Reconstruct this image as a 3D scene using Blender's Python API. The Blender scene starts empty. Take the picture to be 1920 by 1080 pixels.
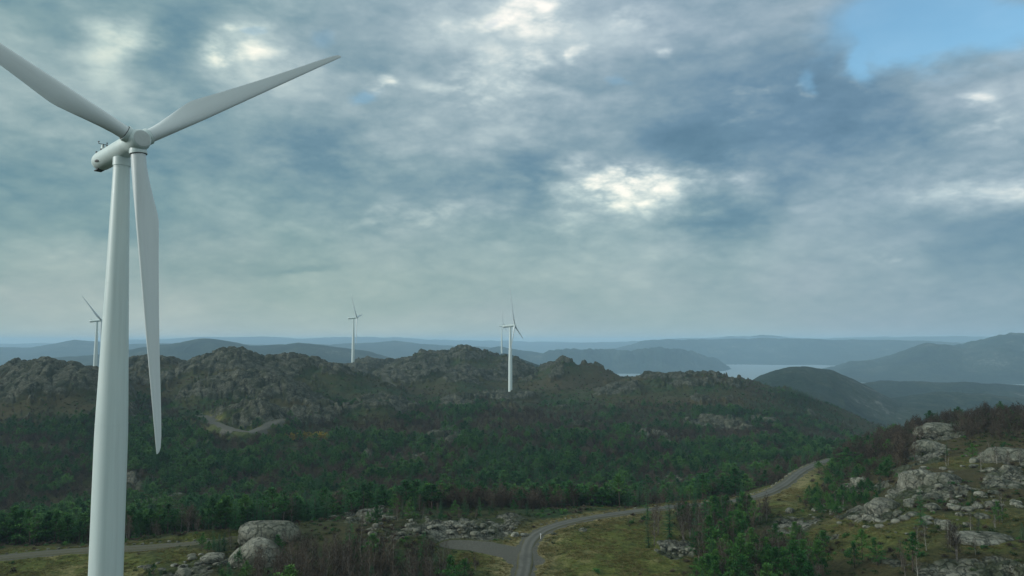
import bpy, math, random
import numpy as np

# ------------------------------------------------------------------ camera, sky, sun, exposure
F = 1380.0                    # focal length in pixels of the 1920 px wide photograph
PITCH = math.atan(100 / F)    # the drone looks slightly up: eye level lies at pixel row 640
sc = bpy.context.scene
cam = bpy.data.cameras.new("camera")
cam.sensor_width = 36.0
cam.lens = 36.0 * F / 1920
cam.clip_start = 0.5
cam.clip_end = 60000
camo = bpy.data.objects.new("camera", cam)
sc.collection.objects.link(camo)
camo.location = (0, 0, 0)
camo.rotation_euler = (math.pi / 2 + PITCH, 0, 0)
sc.camera = camo
sc.view_settings.view_transform = 'Standard'
sc.view_settings.look = 'None'
sc.view_settings.exposure = 0.42
sc.view_settings.gamma = 1.0
sc.cycles.volume_bounces = 2
sc.cycles.max_bounces = 6
sc.cycles.diffuse_bounces = 3
sc.cycles.transparent_max_bounces = 8

SUN_EL, SUN_AZ = math.radians(21), math.radians(-102)     # azimuth measured from the view direction, left is negative


class NT:
    """small helper for writing node trees"""
    def __init__(s, tree):
        s.t = tree; tree.nodes.clear()

    def n(s, typ, **kw):
        nd = s.t.nodes.new(typ)
        for k, v in kw.items(): setattr(nd, k, v)
        return nd

    def put(s, sock, v):
        if isinstance(v, bpy.types.NodeSocket): s.t.links.new(v, sock)
        elif v is not None: sock.default_value = v

    def m(s, op, a, b=None, c=None, clamp=False):
        nd = s.n('ShaderNodeMath', operation=op, use_clamp=clamp)
        for i, v in enumerate((a, b, c)):
            if v is not None: s.put(nd.inputs[i], v)
        return nd.outputs[0]

    def vm(s, op, a, b=None):
        nd = s.n('ShaderNodeVectorMath', operation=op)
        s.put(nd.inputs[0], a)
        if b is not None: s.put(nd.inputs[1], b)
        return nd.outputs['Value'] if op in ('LENGTH', 'DISTANCE', 'DOT_PRODUCT') else nd.outputs[0]

    def noise(s, vec, scale, detail=4, rough=.5, dist=0.0, out='Fac'):
        nd = s.n('ShaderNodeTexNoise')
        s.put(nd.inputs['Vector'], vec); nd.inputs['Scale'].default_value = scale
        nd.inputs['Detail'].default_value = detail; nd.inputs['Roughness'].default_value = rough
        nd.inputs['Distortion'].default_value = dist
        return nd.outputs[out]

    def vor(s, vec, scale, feature='F1', out='Distance'):
        nd = s.n('ShaderNodeTexVoronoi', feature=feature)
        s.put(nd.inputs['Vector'], vec); nd.inputs['Scale'].default_value = scale
        return nd.outputs[out]

    def ramp(s, fac, stops, interp='LINEAR'):
        nd = s.n('ShaderNodeValToRGB'); cr = nd.color_ramp; cr.interpolation = interp
        stops = [(p, (c, c, c, 1) if isinstance(c, (int, float)) else (*c, 1)) for p, c in stops]
        while len(cr.elements) < len(stops): cr.elements.new(1.0)
        for e, (p, c) in zip(cr.elements, stops): e.position = p
        for e, (p, c) in zip(cr.elements, stops): e.color = c
        s.put(nd.inputs[0], fac)
        return nd.outputs[0]

    def mr(s, v, a, b, c=0.0, d=1.0, smooth=False):
        nd = s.n('ShaderNodeMapRange', interpolation_type='SMOOTHSTEP' if smooth else 'LINEAR')
        s.put(nd.inputs[0], v)
        for i, x in enumerate((a, b, c, d)): s.put(nd.inputs[i + 1], x)
        return nd.outputs[0]

    def mix(s, fac, a, b, blend='MIX'):
        nd = s.n('ShaderNodeMix', data_type='RGBA', blend_type=blend)
        s.put(nd.inputs[0], fac)
        for i, v in ((6, a), (7, b)):
            if isinstance(v, tuple): v = (*v, 1) if len(v) == 3 else v
            s.put(nd.inputs[i], v)
        return nd.outputs[2]

    def xyz(s, x=0.0, y=0.0, z=0.0):
        nd = s.n('ShaderNodeCombineXYZ')
        for i, v in enumerate((x, y, z)): s.put(nd.inputs[i], v)
        return nd.outputs[0]

    def sep(s, v):
        nd = s.n('ShaderNodeSeparateXYZ'); s.put(nd.inputs[0], v)
        return nd.outputs


def srgb(r, g, b):
    f = lambda c: (c / 255 / 12.92) if c / 255 < .04045 else ((c / 255 + .055) / 1.055) ** 2.4
    return (f(r), f(g), f(b))


def build_world():
    w = bpy.data.worlds.new("World"); sc.world = w; w.use_nodes = True
    N = NT(w.node_tree)
    tc = N.n('ShaderNodeTexCoord'); d = N.vm('NORMALIZE', tc.outputs['Generated'])
    x, y, z = N.sep(d)
    yy = N.m('MAXIMUM', y, .2)
    u = N.m('DIVIDE', x, yy); v = N.m('DIVIDE', z, yy)
    # cloud layer coordinates: a flat deck overhead, so clouds flatten towards the horizon
    zz = N.m('ADD', N.m('MAXIMUM', z, 0.0), .42)
    deck = N.xyz(N.m('DIVIDE', x, zz), N.m('DIVIDE', y, zz), N.m('MULTIPLY', z, 2.0))
    wn = N.n('ShaderNodeTexNoise'); N.put(wn.inputs['Vector'], deck)
    wn.inputs['Scale'].default_value = 3.6; wn.inputs['Detail'].default_value = 5; wn.inputs['Roughness'].default_value = .58
    wx, wy, _ = N.sep(wn.outputs['Color'])
    hz = N.mr(v, 0.0, .2, .25, 1.0)                               # the deck breaks up less near the horizon
    uu = N.m('ADD', u, N.m('MULTIPLY', N.m('MULTIPLY', N.m('SUBTRACT', wx, .5), .30), hz))
    vv = N.m('ADD', v, N.m('MULTIPLY', N.m('MULTIPLY', N.m('SUBTRACT', wy, .5), .16), hz))
    # brightness of the cloud deck over the sky, by direction
    rows = [(-900, [196]*17), (-60, [155]*17),  # first row, above the view, is brightened to light land, tower and haze
        (0,   [148,150,155,148,160,145,143,165,190,160,158,150,160,155,150,150,150]),
        (60,  [168,148,185,138,175,142,145,158,172,174,168,143,148,136,150,150,155]),
        (120, [165,165,178,143,165,155,138,150,168,153,140,140,138,134,150,155,165]),
        (180, [160,165,160,143,158,146,145,165,182,168,155,140,131,130,136,150,172]),
        (240, [150,152,148,143,146,146,155,160,172,148,138,124,128,130,138,155,168]),
        (300, [140,138,136,136,140,128,146,150,146,148,148,126,133,145,142,150,155]),
        (360, [138,140,138,145,150,140,146,140,143,172,172,148,136,148,150,168,180]),
        (420, [148,148,138,145,153,155,153,163,153,158,153,130,140,160,152,142,140]),
        (480, [158,162,156,150,146,152,158,157,160,165,166,155,163,156,150,140,142]),
        (560, [162,163,162,162,160,160,159,158,160,160,160,157,156,155,152,147,145]),
        (645, [172,172,172,171,170,169,168,167,166,165,164,162,160,158,156,153,150])]
    umin, umax = -960 / F * 1.0, 960 / F
    fac = N.mr(uu, umin, umax)
    total = None
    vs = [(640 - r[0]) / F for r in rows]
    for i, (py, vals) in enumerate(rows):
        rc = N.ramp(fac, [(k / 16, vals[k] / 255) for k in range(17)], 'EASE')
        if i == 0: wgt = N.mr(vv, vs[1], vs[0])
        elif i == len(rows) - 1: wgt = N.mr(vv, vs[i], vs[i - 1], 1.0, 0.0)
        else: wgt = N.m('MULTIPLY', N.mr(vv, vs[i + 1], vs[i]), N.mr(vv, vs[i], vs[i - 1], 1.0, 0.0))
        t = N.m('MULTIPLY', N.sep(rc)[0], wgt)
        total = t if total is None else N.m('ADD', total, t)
    # billows of the deck
    n1 = N.noise(deck, 4.3, 10, .64, .1)
    n2 = N.m('SUBTRACT', 1.0, N.m('MULTIPLY', N.vor(N.vm('ADD', deck, N.vm('MULTIPLY', N.noise(deck, 9, 4, .6, 0, 'Color'), (.16, .16, .16))), 15.0), 1.15))
    n2 = N.m('ADD', N.m('MULTIPLY', n2, .45), N.m('MULTIPLY', N.noise(deck, 15.0, 6, .62, .2), .55))
    n3 = N.noise(deck, 1.7, 3, .5, .3)
    det = N.m('ADD', N.m('MULTIPLY', N.m('SUBTRACT', n1, .5), .32), N.m('MULTIPLY', N.m('SUBTRACT', n2, .5), .13))
    det = N.m('ADD', det, N.m('MULTIPLY', N.m('SUBTRACT', n3, .5), .12))
    det = N.m('MULTIPLY', det, N.mr(v, .0, .24, .16, 1.0))
    total = N.m('ADD', total, det)
    # single breaks and dark scraps: px, py, rx, ry, strength
    for px, py, rx, ry, s in [(455, 62, 44, 36, .34), (235, 55, 75, 45, .12), (1175, 348, 150, 36, .30), (1150, 335, 60, 26, .22),
            (905, 178, 75, 28, .24), (1010, 32, 30, 34, .36), (945, 12, 60, 22, .3), (1850, 168, 40, 20, .22), (1862, 214, 34, 20, .16),
            (690, 150, 36, 14, .26), (985, 135, 80, 46, .16), (1165, 15, 40, 22, .12), (1880, 352, 140, 24, .14), (1110, 94, 14, 16, .2),
            (1512, 168, 16, 14, .32), (1275, 70, 24, 10, .2), (1630, 155, 14, 10, .22), (1425, 158, 14, 12, .2), (1408, 210, 24, 14, .14),
            (575, 496, 75, 12, -.10), (1642, 492, 22, 16, .08), (1680, 498, 14, 8, .08), (820, 410, 60, 22, .12), (720, 400, 40, 22, .12),
            (1270, 245, 120, 34, -.06), (1780, 440, 150, 24, -.05), (1500, 130, 120, 40, -.03), (330, 60, 50, 50, -.05)]:
        a = N.m('MULTIPLY', N.m('SUBTRACT', N.m('ADD', u, N.m('MULTIPLY', N.m('SUBTRACT', wx, .5), .22)), (px - 960) / F), F / rx)
        b = N.m('MULTIPLY', N.m('SUBTRACT', N.m('ADD', v, N.m('MULTIPLY', N.m('SUBTRACT', wy, .5), .14)), (640 - py) / F), F / ry)
        r2 = N.m('ADD', N.m('MULTIPLY', a, a), N.m('MULTIPLY', b, b))
        g = N.m('DIVIDE', s * .78, N.m('ADD', 1.0, N.m('MULTIPLY', r2, r2)))
        g = N.m('MULTIPLY', g, N.m('MULTIPLY', N.mr(n1, .36, .60, .25, 1.0), N.mr(n2, .35, .62, .45, 1.15)))
        total = N.m('ADD', total, g)
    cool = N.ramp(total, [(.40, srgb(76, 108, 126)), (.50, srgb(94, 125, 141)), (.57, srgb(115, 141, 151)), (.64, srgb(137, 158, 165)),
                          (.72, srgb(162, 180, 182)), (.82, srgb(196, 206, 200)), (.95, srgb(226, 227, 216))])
    green = N.mix(1.0, cool, (1.0, 1.03, .93), 'MULTIPLY')
    blue = N.mix(1.0, cool, (.985, 1.0, 1.02), 'MULTIPLY')
    clouds = N.mix(N.mr(N.m('ADD', u, N.m('MULTIPLY', v, 1.2)), -.25, .75), green, blue)
    low = N.m('MULTIPLY', N.mr(v, .02, .22, 1.0, 0.0, True), N.mr(u, -.2, .6, 1.0, .35))
    clouds = N.mix(low, clouds, N.mix(1.0, clouds, (1.12, 1.02, .94), 'MULTIPLY'))
    tint = N.noise(deck, 1.1, 3, .5)
    clouds = N.mix(N.mr(tint, .4, .6), clouds, N.mix(1.0, clouds, (1.04, .985, 1.03), 'MULTIPLY'))
    clouds = N.mix(1.0, clouds, (10.0, 10.0, 10.0), 'MULTIPLY')
    sky = N.n('ShaderNodeTexSky', sky_type='NISHITA', sun_disc=False)
    sky.sun_elevation = SUN_EL; sky.sun_rotation = math.pi / 2 * 0 + SUN_AZ
    sky.altitude = 350; sky.dust_density = .6; sky.ozone_density = 2.0
    skyc = N.mix(1.0, sky.outputs[0], (1.25, 1.62, 1.50), 'MULTIPLY')
    # open blue: the gap up on the right plus small gaps
    gap = None
    for px, py, rx, ry, s in [(1800, 20, 190, 60, 1.1), (1700, 75, 80, 50, .9), (1680, 20, 60, 50, .7), (470, 42, 22, 14, .45), (600, 50, 34, 26, .38), (655, 175, 36, 14, .5),
                              (1188, 136, 22, 12, .4), (915, 20, 20, 10, .35), (1640, 130, 24, 26, .5), (1520, 150, 24, 22, .5), (1560, 90, 30, 60, .2)]:
        a = N.m('MULTIPLY', N.m('SUBTRACT', N.m('ADD', u, N.m('MULTIPLY', N.m('SUBTRACT', wx, .5), .16)), (px - 960) / F), F / rx)
        b = N.m('MULTIPLY', N.m('SUBTRACT', N.m('ADD', v, N.m('MULTIPLY', N.m('SUBTRACT', wy, .5), .10)), (640 - py) / F), F / ry)
        r2 = N.m('ADD', N.m('MULTIPLY', a, a), N.m('MULTIPLY', b, b))
        g = N.m('DIVIDE', s, N.m('ADD', 1.0, N.m('MULTIPLY', r2, r2)))
        gap = g if gap is None else N.m('ADD', gap, g)
    open_ = N.m('MULTIPLY', N.mr(N.m('ADD', gap, N.m('MULTIPLY', N.m('SUBTRACT', n1, .5), .9)), .16, .95, 0, 1, True), .80)
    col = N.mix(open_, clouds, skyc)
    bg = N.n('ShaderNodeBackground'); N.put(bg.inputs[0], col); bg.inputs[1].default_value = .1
    out = N.n('ShaderNodeOutputWorld'); N.t.links.new(bg.outputs[0], out.inputs[0])
    w.cycles.sampling_method = 'MANUAL'; w.cycles.sample_map_resolution = 512


build_world()
sl = bpy.data.lights.new("sun", 'SUN'); sl.energy = 1.9; sl.angle = math.radians(16); sl.color = (1.0, .99, .95)
so = bpy.data.objects.new("sun", sl); sc.collection.objects.link(so)
sv = np.array([math.sin(SUN_AZ) * math.cos(SUN_EL), math.cos(SUN_AZ) * math.cos(SUN_EL), math.sin(SUN_EL)])
from mathutils import Vector, Matrix
so.rotation_euler = Vector(sv).to_track_quat('Z', 'Y').to_euler()

col0 = sc.collection
rng = np.random.default_rng(11)
random.seed(11)


# ------------------------------------------------------------------ numpy noise
def _h(ix, iy, s):
    n = (ix.astype(np.int64) * 374761393 + iy.astype(np.int64) * 668265263 + s * 974634777) & 0xffffffff
    n = ((n ^ (n >> 13)) * 1274126177) & 0xffffffff
    n = n ^ (n >> 16)
    return (n & 0xffff) / 65535.0


def vnoise(x, y, s=0):
    ix = np.floor(x); iy = np.floor(y); fx = x - ix; fy = y - iy
    fx = fx * fx * fx * (fx * (fx * 6 - 15) + 10); fy = fy * fy * fy * (fy * (fy * 6 - 15) + 10)
    a = _h(ix, iy, s); b = _h(ix + 1, iy, s); c = _h(ix, iy + 1, s); d = _h(ix + 1, iy + 1, s)
    return (a + (b - a) * fx + (c - a) * fy + (a - b - c + d) * fx * fy) * 2 - 1


def fbm(x, y, o=4, s=0, g=.5):
    t = 0; a = 1; n = 0
    for i in range(o):
        t = t + a * vnoise(x * 2 ** i + 17.3 * i, y * 2 ** i - 9.1 * i, s + i); n += a; a *= g
    return t / n


def billow(x, y, o=4, s=0, g=.5):
    t = 0; a = 1; n = 0
    for i in range(o):
        t = t + a * np.abs(vnoise(x * 2 ** i + 5.3 * i, y * 2 ** i - 3.1 * i, s + i)); n += a; a *= g
    return t / n


def cells(x, y, s=0):
    ix = np.floor(x); iy = np.floor(y)
    f1 = np.full(x.shape, 9.0); f2 = np.full(x.shape, 9.0); idv = np.zeros(x.shape)
    for i in (-1, 0, 1):
        for j in (-1, 0, 1):
            cx = ix + i; cy = iy + j
            px = cx + .15 + .7 * _h(cx, cy, s); py = cy + .15 + .7 * _h(cx, cy, s + 7)
            d = np.hypot(px - x, py - y); nid = _h(cx, cy, s + 13)
            m = d < f1
            f2 = np.where(m, f1, np.minimum(f2, d)); idv = np.where(m, nid, idv); f1 = np.where(m, d, f1)
    return f1, f2, idv


def ss(x, a, b):
    t = np.clip((x - a) / (b - a), 0, 1)
    return t * t * (3 - 2 * t)


# ------------------------------------------------------------------ pixel <-> place (photo pixel + real distance along the ground)
cP, sP = math.cos(PITCH), math.sin(PITCH)


def place(px, py, d):
    """point at horizontal forward distance d seen at pixel px, py"""
    a = (540 - py) / F
    fwd = cP - a * sP; up = sP + a * cP
    return np.array([(px - 960) / F / fwd * d, d, up / fwd * d])


def slope_of(py):
    a = (540 - np.asarray(py, float)) / F
    return (sP + a * cP) / (cP - a * sP)


def onz(px, py, z):
    return place(px, py, z / slope_of(py))


def pix(x, y, z):
    fwd = y * cP + z * sP; up = -y * sP + z * cP
    return 960 + F * x / fwd, 540 - F * up / fwd


# ------------------------------------------------------------------ the land
K = 1380 / 1450.
WATER_Z = -232.0
cols = np.array([-400, 0, 200, 400, 600, 800, 960, 1200, 1400, 1520, 1600, 1700, 1800, 1920, 2300.])
deps = np.array([30, 110, 160, 200, 250, 310, 400, 520, 700, 900, 1200, 1600.]) * K
TAB = np.array([
    #30  110  160   200  250  310  400  520  700  900  1200 1600
    [-49, -49, -49, -50, -68, -76, -80, -70, -58, -60, -90, -200],
    [-49, -49, -49, -50, -68, -76, -80, -70, -58, -60, -90, -200],
    [-49, -50, -49, -50, -68, -77, -82, -74, -60, -60, -90, -200],
    [-48, -48, -47, -47, -62, -74, -81, -72, -60, -56, -80, -180],
    [-48, -47, -46, -46, -56, -68, -76, -74, -64, -60, -75, -170],
    [-48, -47, -46, -45, -51, -67, -75, -73, -66, -62, -72, -170],
    [-47, -47, -47, -48, -51, -68, -76, -75, -69, -63, -78, -180],
    [-47, -47, -47, -48, -51, -66, -77, -79, -74, -68, -80, -200],
    [-47, -46, -46, -49, -50, -58, -72, -78, -76, -70, -110, -230],
    [-46, -45, -45, -47, -50, -51, -66, -80, -84, -88, -130, -235],
    [-46, -43, -42, -44, -46, -48, -54, -76, -92, -110, -150, -238],
    [-44, -42, -39, -37, -35, -36, -44, -66, -96, -125, -170, -240],
    [-43, -41, -38, -35, -32, -29.5, -36, -60, -98, -130, -180, -240],
    [-43, -41, -37, -33, -29, -26.5, -34, -60, -98, -130, -180, -240],
    [-43, -41, -36, -31, -27, -25, -34, -60, -98, -130, -180, -240]], float)
LU0, LU1, LD0, LD1, NU, ND = -1.02, 1.02, math.log(20), math.log(1700), 260, 260
_ug = np.linspace(LU0, LU1, NU); _dg = np.linspace(LD0, LD1, ND)
_t1 = np.array([np.interp(_dg, np.log(deps), r) for r in TAB])
FINE = np.array([np.interp(_ug, (cols - 960) / F, _t1[:, j]) for j in range(ND)]).T
for _ in range(14):
    p = np.pad(FINE, 1, mode='edge')
    FINE = (p[:-2, 1:-1] + 2 * p[1:-1, 1:-1] + p[2:, 1:-1]) / 4
    p = np.pad(FINE, 1, mode='edge')
    FINE = (p[1:-1, :-2] + 2 * p[1:-1, 1:-1] + p[1:-1, 2:]) / 4


def ud(x, y):
    az = np.arctan2(x, y); r = np.hypot(x, y)
    A = math.pi / 4; aa = np.abs(az)
    az = np.where(aa > A, np.sign(az) * A * (1 - (aa - A) / (math.pi - A)), az)
    return np.tan(az), r * np.cos(az)


# crest lines: name, [(px, py)], distance(s), width front, width back, foot height, roughness
RIDGES = [
    ('a', [(-400, 712), (-200, 715), (-60, 718), (0, 713), (30, 698), (60, 687), (95, 684), (112, 691), (140, 690), (165, 693), (184, 700), (215, 714), (250, 745), (300, 800)], 690, 105, 120, -66, 1.0),
    ('b', [(150, 760), (205, 705), (240, 686), (280, 680), (310, 683), (340, 689), (370, 700), (420, 760)], 830, 120, 150, -66, 1.0),
    ('c', [(290, 740), (330, 704), (360, 690), (390, 677), (412, 665), (430, 661), (458, 662), (472, 668), (490, 675), (520, 677), (545, 676), (570, 680), (600, 685), (640, 690), (700, 715)], 840, 130, 150, -66, 1.0),
    ('d', [(300, 780), (340, 742), (380, 722), (420, 712), (450, 708), (500, 712), (540, 720), (580, 738), (620, 775)], 690, 60, 70, -66, 1.0),
    ('e', [(380, 800), (400, 784), (430, 770), (460, 764), (500, 768), (525, 780), (545, 800)], 575, 26, 30, -66, .7),
    ('e2', [(540, 800), (565, 778), (595, 766), (620, 762), (650, 768), (690, 762), (730, 765), (760, 785)], 640, 32, 40, -68, .7),
    ('f', [(540, 700), (580, 692), (620, 688), (640, 684), (664, 677), (690, 675), (720, 680), (745, 685), (780, 700)], 1240, 170, 200, -80, .8),
    ('g', [(690, 705), (740, 686), (765, 674), (790, 667), (815, 672), (840, 669), (858, 661), (872, 657), (890, 661), (920, 668), (945, 672), (965, 679), (1000, 690), (1040, 702), (1100, 725)], 1130, 170, 200, -80, 1.0),
    ('g2', [(640, 725), (700, 712), (760, 706), (820, 700), (880, 708), (920, 720), (960, 740)], 960, 90, 90, -72, .9),
    ('h', [(990, 712), (1020, 698), (1040, 688), (1055, 683), (1072, 682), (1095, 687), (1120, 696), (1160, 709), (1200, 717), (1260, 726)], 1000, 90, 150, -85, .8),
    ('t', [(880, 765), (910, 748), (935, 741), (960, 739), (985, 741), (1010, 748), (1040, 765)], 862, 36, 80, -70, .5),
    ('i', [(1130, 726), (1200, 715), (1250, 716), (1300, 711), (1330, 710), (1370, 711), (1400, 717), (1430, 728), (1480, 736), (1540, 762), (1600, 784), (1660, 808)], 900, 120, 150, -110, .6),
    ('u', [(880, 690), (905, 676), (925, 667), (944, 663), (962, 667), (990, 678), (1020, 690)], 2150, 260, 300, -250, .3),
    ('j', [(1340, 760), (1380, 730), (1420, 706), (1450, 693), (1480, 686), (1500, 685), (1530, 690), (1560, 696), (1600, 713), (1650, 737), (1700, 765)], 1850, 330, 320, -250, .7),
    ('k', [(1500, 750), (1560, 732), (1600, 723), (1640, 718), (1700, 719), (1760, 721), (1820, 719), (1880, 723), (1920, 725), (2100, 720), (2300, 720)], 2600, 380, 400, -245, .7),
    ('l', [(1560, 790), (1620, 765), (1700, 748), (1760, 740), (1850, 742), (1920, 752), (2100, 750), (2300, 750)], 1950, 300, 300, -250, .8),
    ('m', [(1520, 704), (1555, 692), (1590, 681), (1640, 674), (1680, 666), (1710, 656), (1735, 647), (1760, 649), (1800, 651), (1830, 645), (1860, 637), (1890, 629), (1920, 628), (2000, 622), (2300, 615)], 5300, 900, 1300, -260, 1.5),
    ('n', [(930, 700), (965, 684), (1000, 672), (1030, 661), (1060, 656), (1110, 656), (1150, 658), (1190, 658), (1215, 653), (1240, 651), (1280, 655), (1310, 664), (1340, 675), (1368, 690), (1400, 700)], [(900, 5500), (1240, 5900), (1400, 6500)], 420, 600, -262, 1.0),
    ('o', [(1060, 675), (1120, 660), (1160, 651), (1200, 641), (1240, 637), (1300, 637), (1350, 635), (1400, 635), (1480, 635), (1560, 637), (1650, 638), (1720, 640), (1800, 645), (2300, 645)], 8700, 900, 1500, -262, .5),
    ('p', [(1100, 645), (1300, 634), (1430, 630), (1500, 634), (1700, 634), (1780, 632), (1850, 632), (1950, 636), (2300, 636)], 14000, 2000, 2500, -260, .5),
    ('q', [(-400, 704), (-200, 700), (0, 690), (50, 682), (100, 672), (150, 669), (200, 666), (260, 655), (300, 648), (340, 642), (375, 636), (395, 635), (430, 641), (470, 648), (520, 647), (560, 643), (600, 646), (650, 653), (700, 662), (740, 676), (800, 700)], 4300, 900, 1200, -255, .6),
    ('r', [(-400, 650), (0, 652), (60, 652), (100, 646), (140, 638), (180, 640), (240, 645), (300, 644), (500, 646), (640, 646), (700, 643), (740, 640), (800, 645), (860, 650), (930, 653), (1000, 660), (1060, 668), (1120, 678)], 8200, 1500, 1500, -255, .5),
    ('r2', [(860, 672), (900, 660), (920, 652), (936, 649), (960, 654), (1000, 660), (1060, 670), (1100, 680)], 6200, 600, 600, -255, .5),
    ('s', [(-400, 645), (0, 646), (60, 645), (200, 640), (300, 636), (360, 634), (450, 632), (560, 635), (640, 632), (740, 633), (830, 638), (900, 640), (1100, 642), (1300, 642)], 16000, 2500, 2500, -260, .4),
]
for k, R in enumerate(RIDGES):
    nm, pts, D, wf, wb, foot, rough = R
    pts = np.array(pts, float)
    Dk = np.full(len(pts), float(D)) if not isinstance(D, list) else np.interp(pts[:, 0], *np.array(D, float).T)
    RIDGES[k] = (nm, (pts[:, 0] - 960) / F, slope_of(pts[:, 1]) * Dk, Dk, wf, wb, foot, rough)

# roads: (px, py, z) points and widths
ROADS = {
    'main': ([(940, 1250, -46), (958, 1140, -46.6), (972, 1100, -47), (984, 1065, -47.4), (985, 1042, -47.6), (989, 1020, -47.8), (1004, 1002, -48), (1036, 986, -48.3), (1090, 973, -48.6), (1150, 964, -49), (1210, 956, -49.3),
              (1270, 949, -49.6), (1340, 944, -50), (1395, 937, -50.3), (1440, 925, -50.6), (1474, 907, -51), (1492, 891, -51.4), (1508, 880, -51.8), (1528, 871, -52.3), (1545, 866, -53), (1560, 860, -54.5)], 3.4),
    'spur': ([(986, 1050, -47.55), (965, 1036, -47.6), (930, 1028, -47.6), (890, 1022, -47.7), (850, 1019, -47.8)], 7.0),
    'west': ([(-300, 1068, -48.6), (-120, 1056, -48.7), (0, 1046, -48.8), (80, 1037, -48.9), (160, 1031, -49), (240, 1028, -49), (330, 1022, -49.2), (400, 1017, -49.4), (440, 1010, -50)], 4.2),
    'clear': ([(372, 775, -58), (392, 788, -59.5), (412, 797, -60.5), (440, 806, -61.5), (465, 810, -62), (482, 806, -61.6), (498, 798, -60.5), (512, 791, -59.5), (530, 786, -58.5)], 5.0),
    'valley': ([(215, 972, -77), (240, 955, -78), (270, 941, -78.5), (300, 932, -79), (330, 925, -79)], 5.0),
}
TRAILS = [([(678, 724, -62), (700, 716, -58), (722, 706, -52), (742, 694, -44)], 6.0), ([(706, 738, -66), (722, 744, -66), (738, 750, -66)], 8.0)]


def poly3(pts, step=2.0):
    P = np.array([onz(*p) for p in pts])
    for _ in range(3):                                 # corner cutting
        Q = [P[0]]
        for a, b in zip(P[:-1], P[1:]): Q += [a * .75 + b * .25, a * .25 + b * .75]
        P = np.array(Q + [P[-1]])
    s = np.r_[0, np.cumsum(np.linalg.norm(np.diff(P, axis=0), axis=1))]
    t = np.arange(0, s[-1], step)
    return np.array([np.interp(t, s, P[:, i]) for i in range(3)]).T


ROADP = {k: (poly3(v[0], 2.0), v[1]) for k, v in ROADS.items()}
TRAILP = [(poly3(v[0], 6.0), v[1]) for v in TRAILS]


def nearest(P, x, y, reach):
    """distance to a polyline and the line's height there; only filled in near it"""
    dist = np.full(x.shape, 1e9); hz = np.zeros(x.shape)
    lo = P.min(0) - reach; hi = P.max(0) + reach
    idx = np.nonzero((x > lo[0]) & (x < hi[0]) & (y > lo[1]) & (y < hi[1]))[0]
    if len(idx) == 0: return dist, hz
    xs, ys = x[idx], y[idx]; bd = np.full(xs.shape, 1e9); bz = np.zeros(xs.shape)
    for a, b in zip(P[:-1], P[1:]):
        ab = (b - a)[:2]; L = ab @ ab + 1e-9
        t = np.clip(((xs - a[0]) * ab[0] + (ys - a[1]) * ab[1]) / L, 0, 1)
        dd = np.hypot(xs - a[0] - t * ab[0], ys - a[1] - t * ab[1])
        m = dd < bd
        bd = np.where(m, dd, bd); bz = np.where(m, a[2] + t * (b[2] - a[2]), bz)
    dist[idx] = bd; hz[idx] = bz
    return dist, hz


# bare rock areas: px, py, rx, ry, dmin, dmax, strength
ROCKS = [(90, 712, 110, 32, 560, 800, 1.0), (20, 735, 60, 25, 540, 760, 1.0), (150, 735, 60, 14, 540, 700, .55), (285, 705, 60, 28, 650, 950, .75), (300, 740, 60, 18, 560, 900, .5), (440, 690, 90, 30, 620, 1000, .8),
    (430, 745, 125, 40, 520, 800, 1.0), (560, 735, 60, 26, 600, 900, .55), (540, 690, 80, 20, 700, 1000, .35), (470, 785, 70, 18, 520, 640, .95), (600, 775, 38, 20, 560, 720, 1.0), (680, 768, 60, 12, 560, 760, .6),
    (800, 690, 110, 30, 850, 1300, .65), (870, 668, 60, 14, 900, 1300, .6), (770, 730, 110, 24, 800, 1100, .5), (690, 685, 60, 12, 1000, 1400, .45), (950, 700, 60, 20, 900, 1300, .45), (830, 742, 60, 10, 700, 1000, .5),
    (1058, 705, 34, 24, 850, 1150, 1.1), (960, 745, 75, 12, 780, 900, .75), (1110, 742, 60, 10, 800, 960, .5), (1190, 738, 40, 8, 750, 960, .5), (1340, 722, 90, 14, 750, 1000, .42), (1330, 750, 50, 12, 650, 900, .45),
    (835, 825, 30, 16, 430, 620, 1.0), (875, 762, 24, 6, 600, 900, .7), (960, 815, 40, 8, 450, 700, .6), (1010, 770, 40, 6, 600, 850, .55), (1440, 800, 75, 16, 480, 800, .75), (1390, 810, 22, 14, 480, 800, .7), (1080, 800, 24, 6, 480, 700, .4),
    (350, 845, 18, 6, 380, 600, .8), (250, 925, 30, 24, 300, 420, .6), (370, 838, 30, 14, 400, 560, .5),
    (690, 968, 78, 20, 195, 225, .95), (860, 990, 150, 22, 172, 215, .85), (960, 972, 40, 14, 190, 225, .8), (400, 1050, 80, 14, 140, 200, .55), (350, 1072, 60, 10, 120, 180, .6),
    (1765, 815, 46, 14, 230, 300, 1.1), (1740, 850, 42, 30, 205, 300, 1.0), (1715, 888, 44, 16, 190, 250, .9), (1640, 915, 70, 14, 175, 250, .75), (1740, 922, 90, 24, 170, 225, 1.0), (1590, 960, 70, 22, 170, 215, .85),
    (1500, 975, 60, 26, 165, 215, .75), (1620, 965, 90, 16, 165, 205, .9), (1880, 895, 60, 30, 170, 250, .9), (1900, 870, 40, 30, 180, 260, .8), (1830, 950, 60, 25, 160, 200, .6), (1670, 1053, 50, 10, 140, 170, .8), (1840, 1068, 110, 26, 120, 160, 1.0),
    (1270, 1030, 30, 12, 160, 185, .8), (1300, 975, 40, 16, 175, 215, .6), (1880, 835, 60, 12, 200, 300, .5), (1520, 1000, 60, 14, 160, 190, .4), (1410, 985, 40, 10, 165, 190, .5), (1800, 985, 90, 18, 150, 185, .5)]
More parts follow.
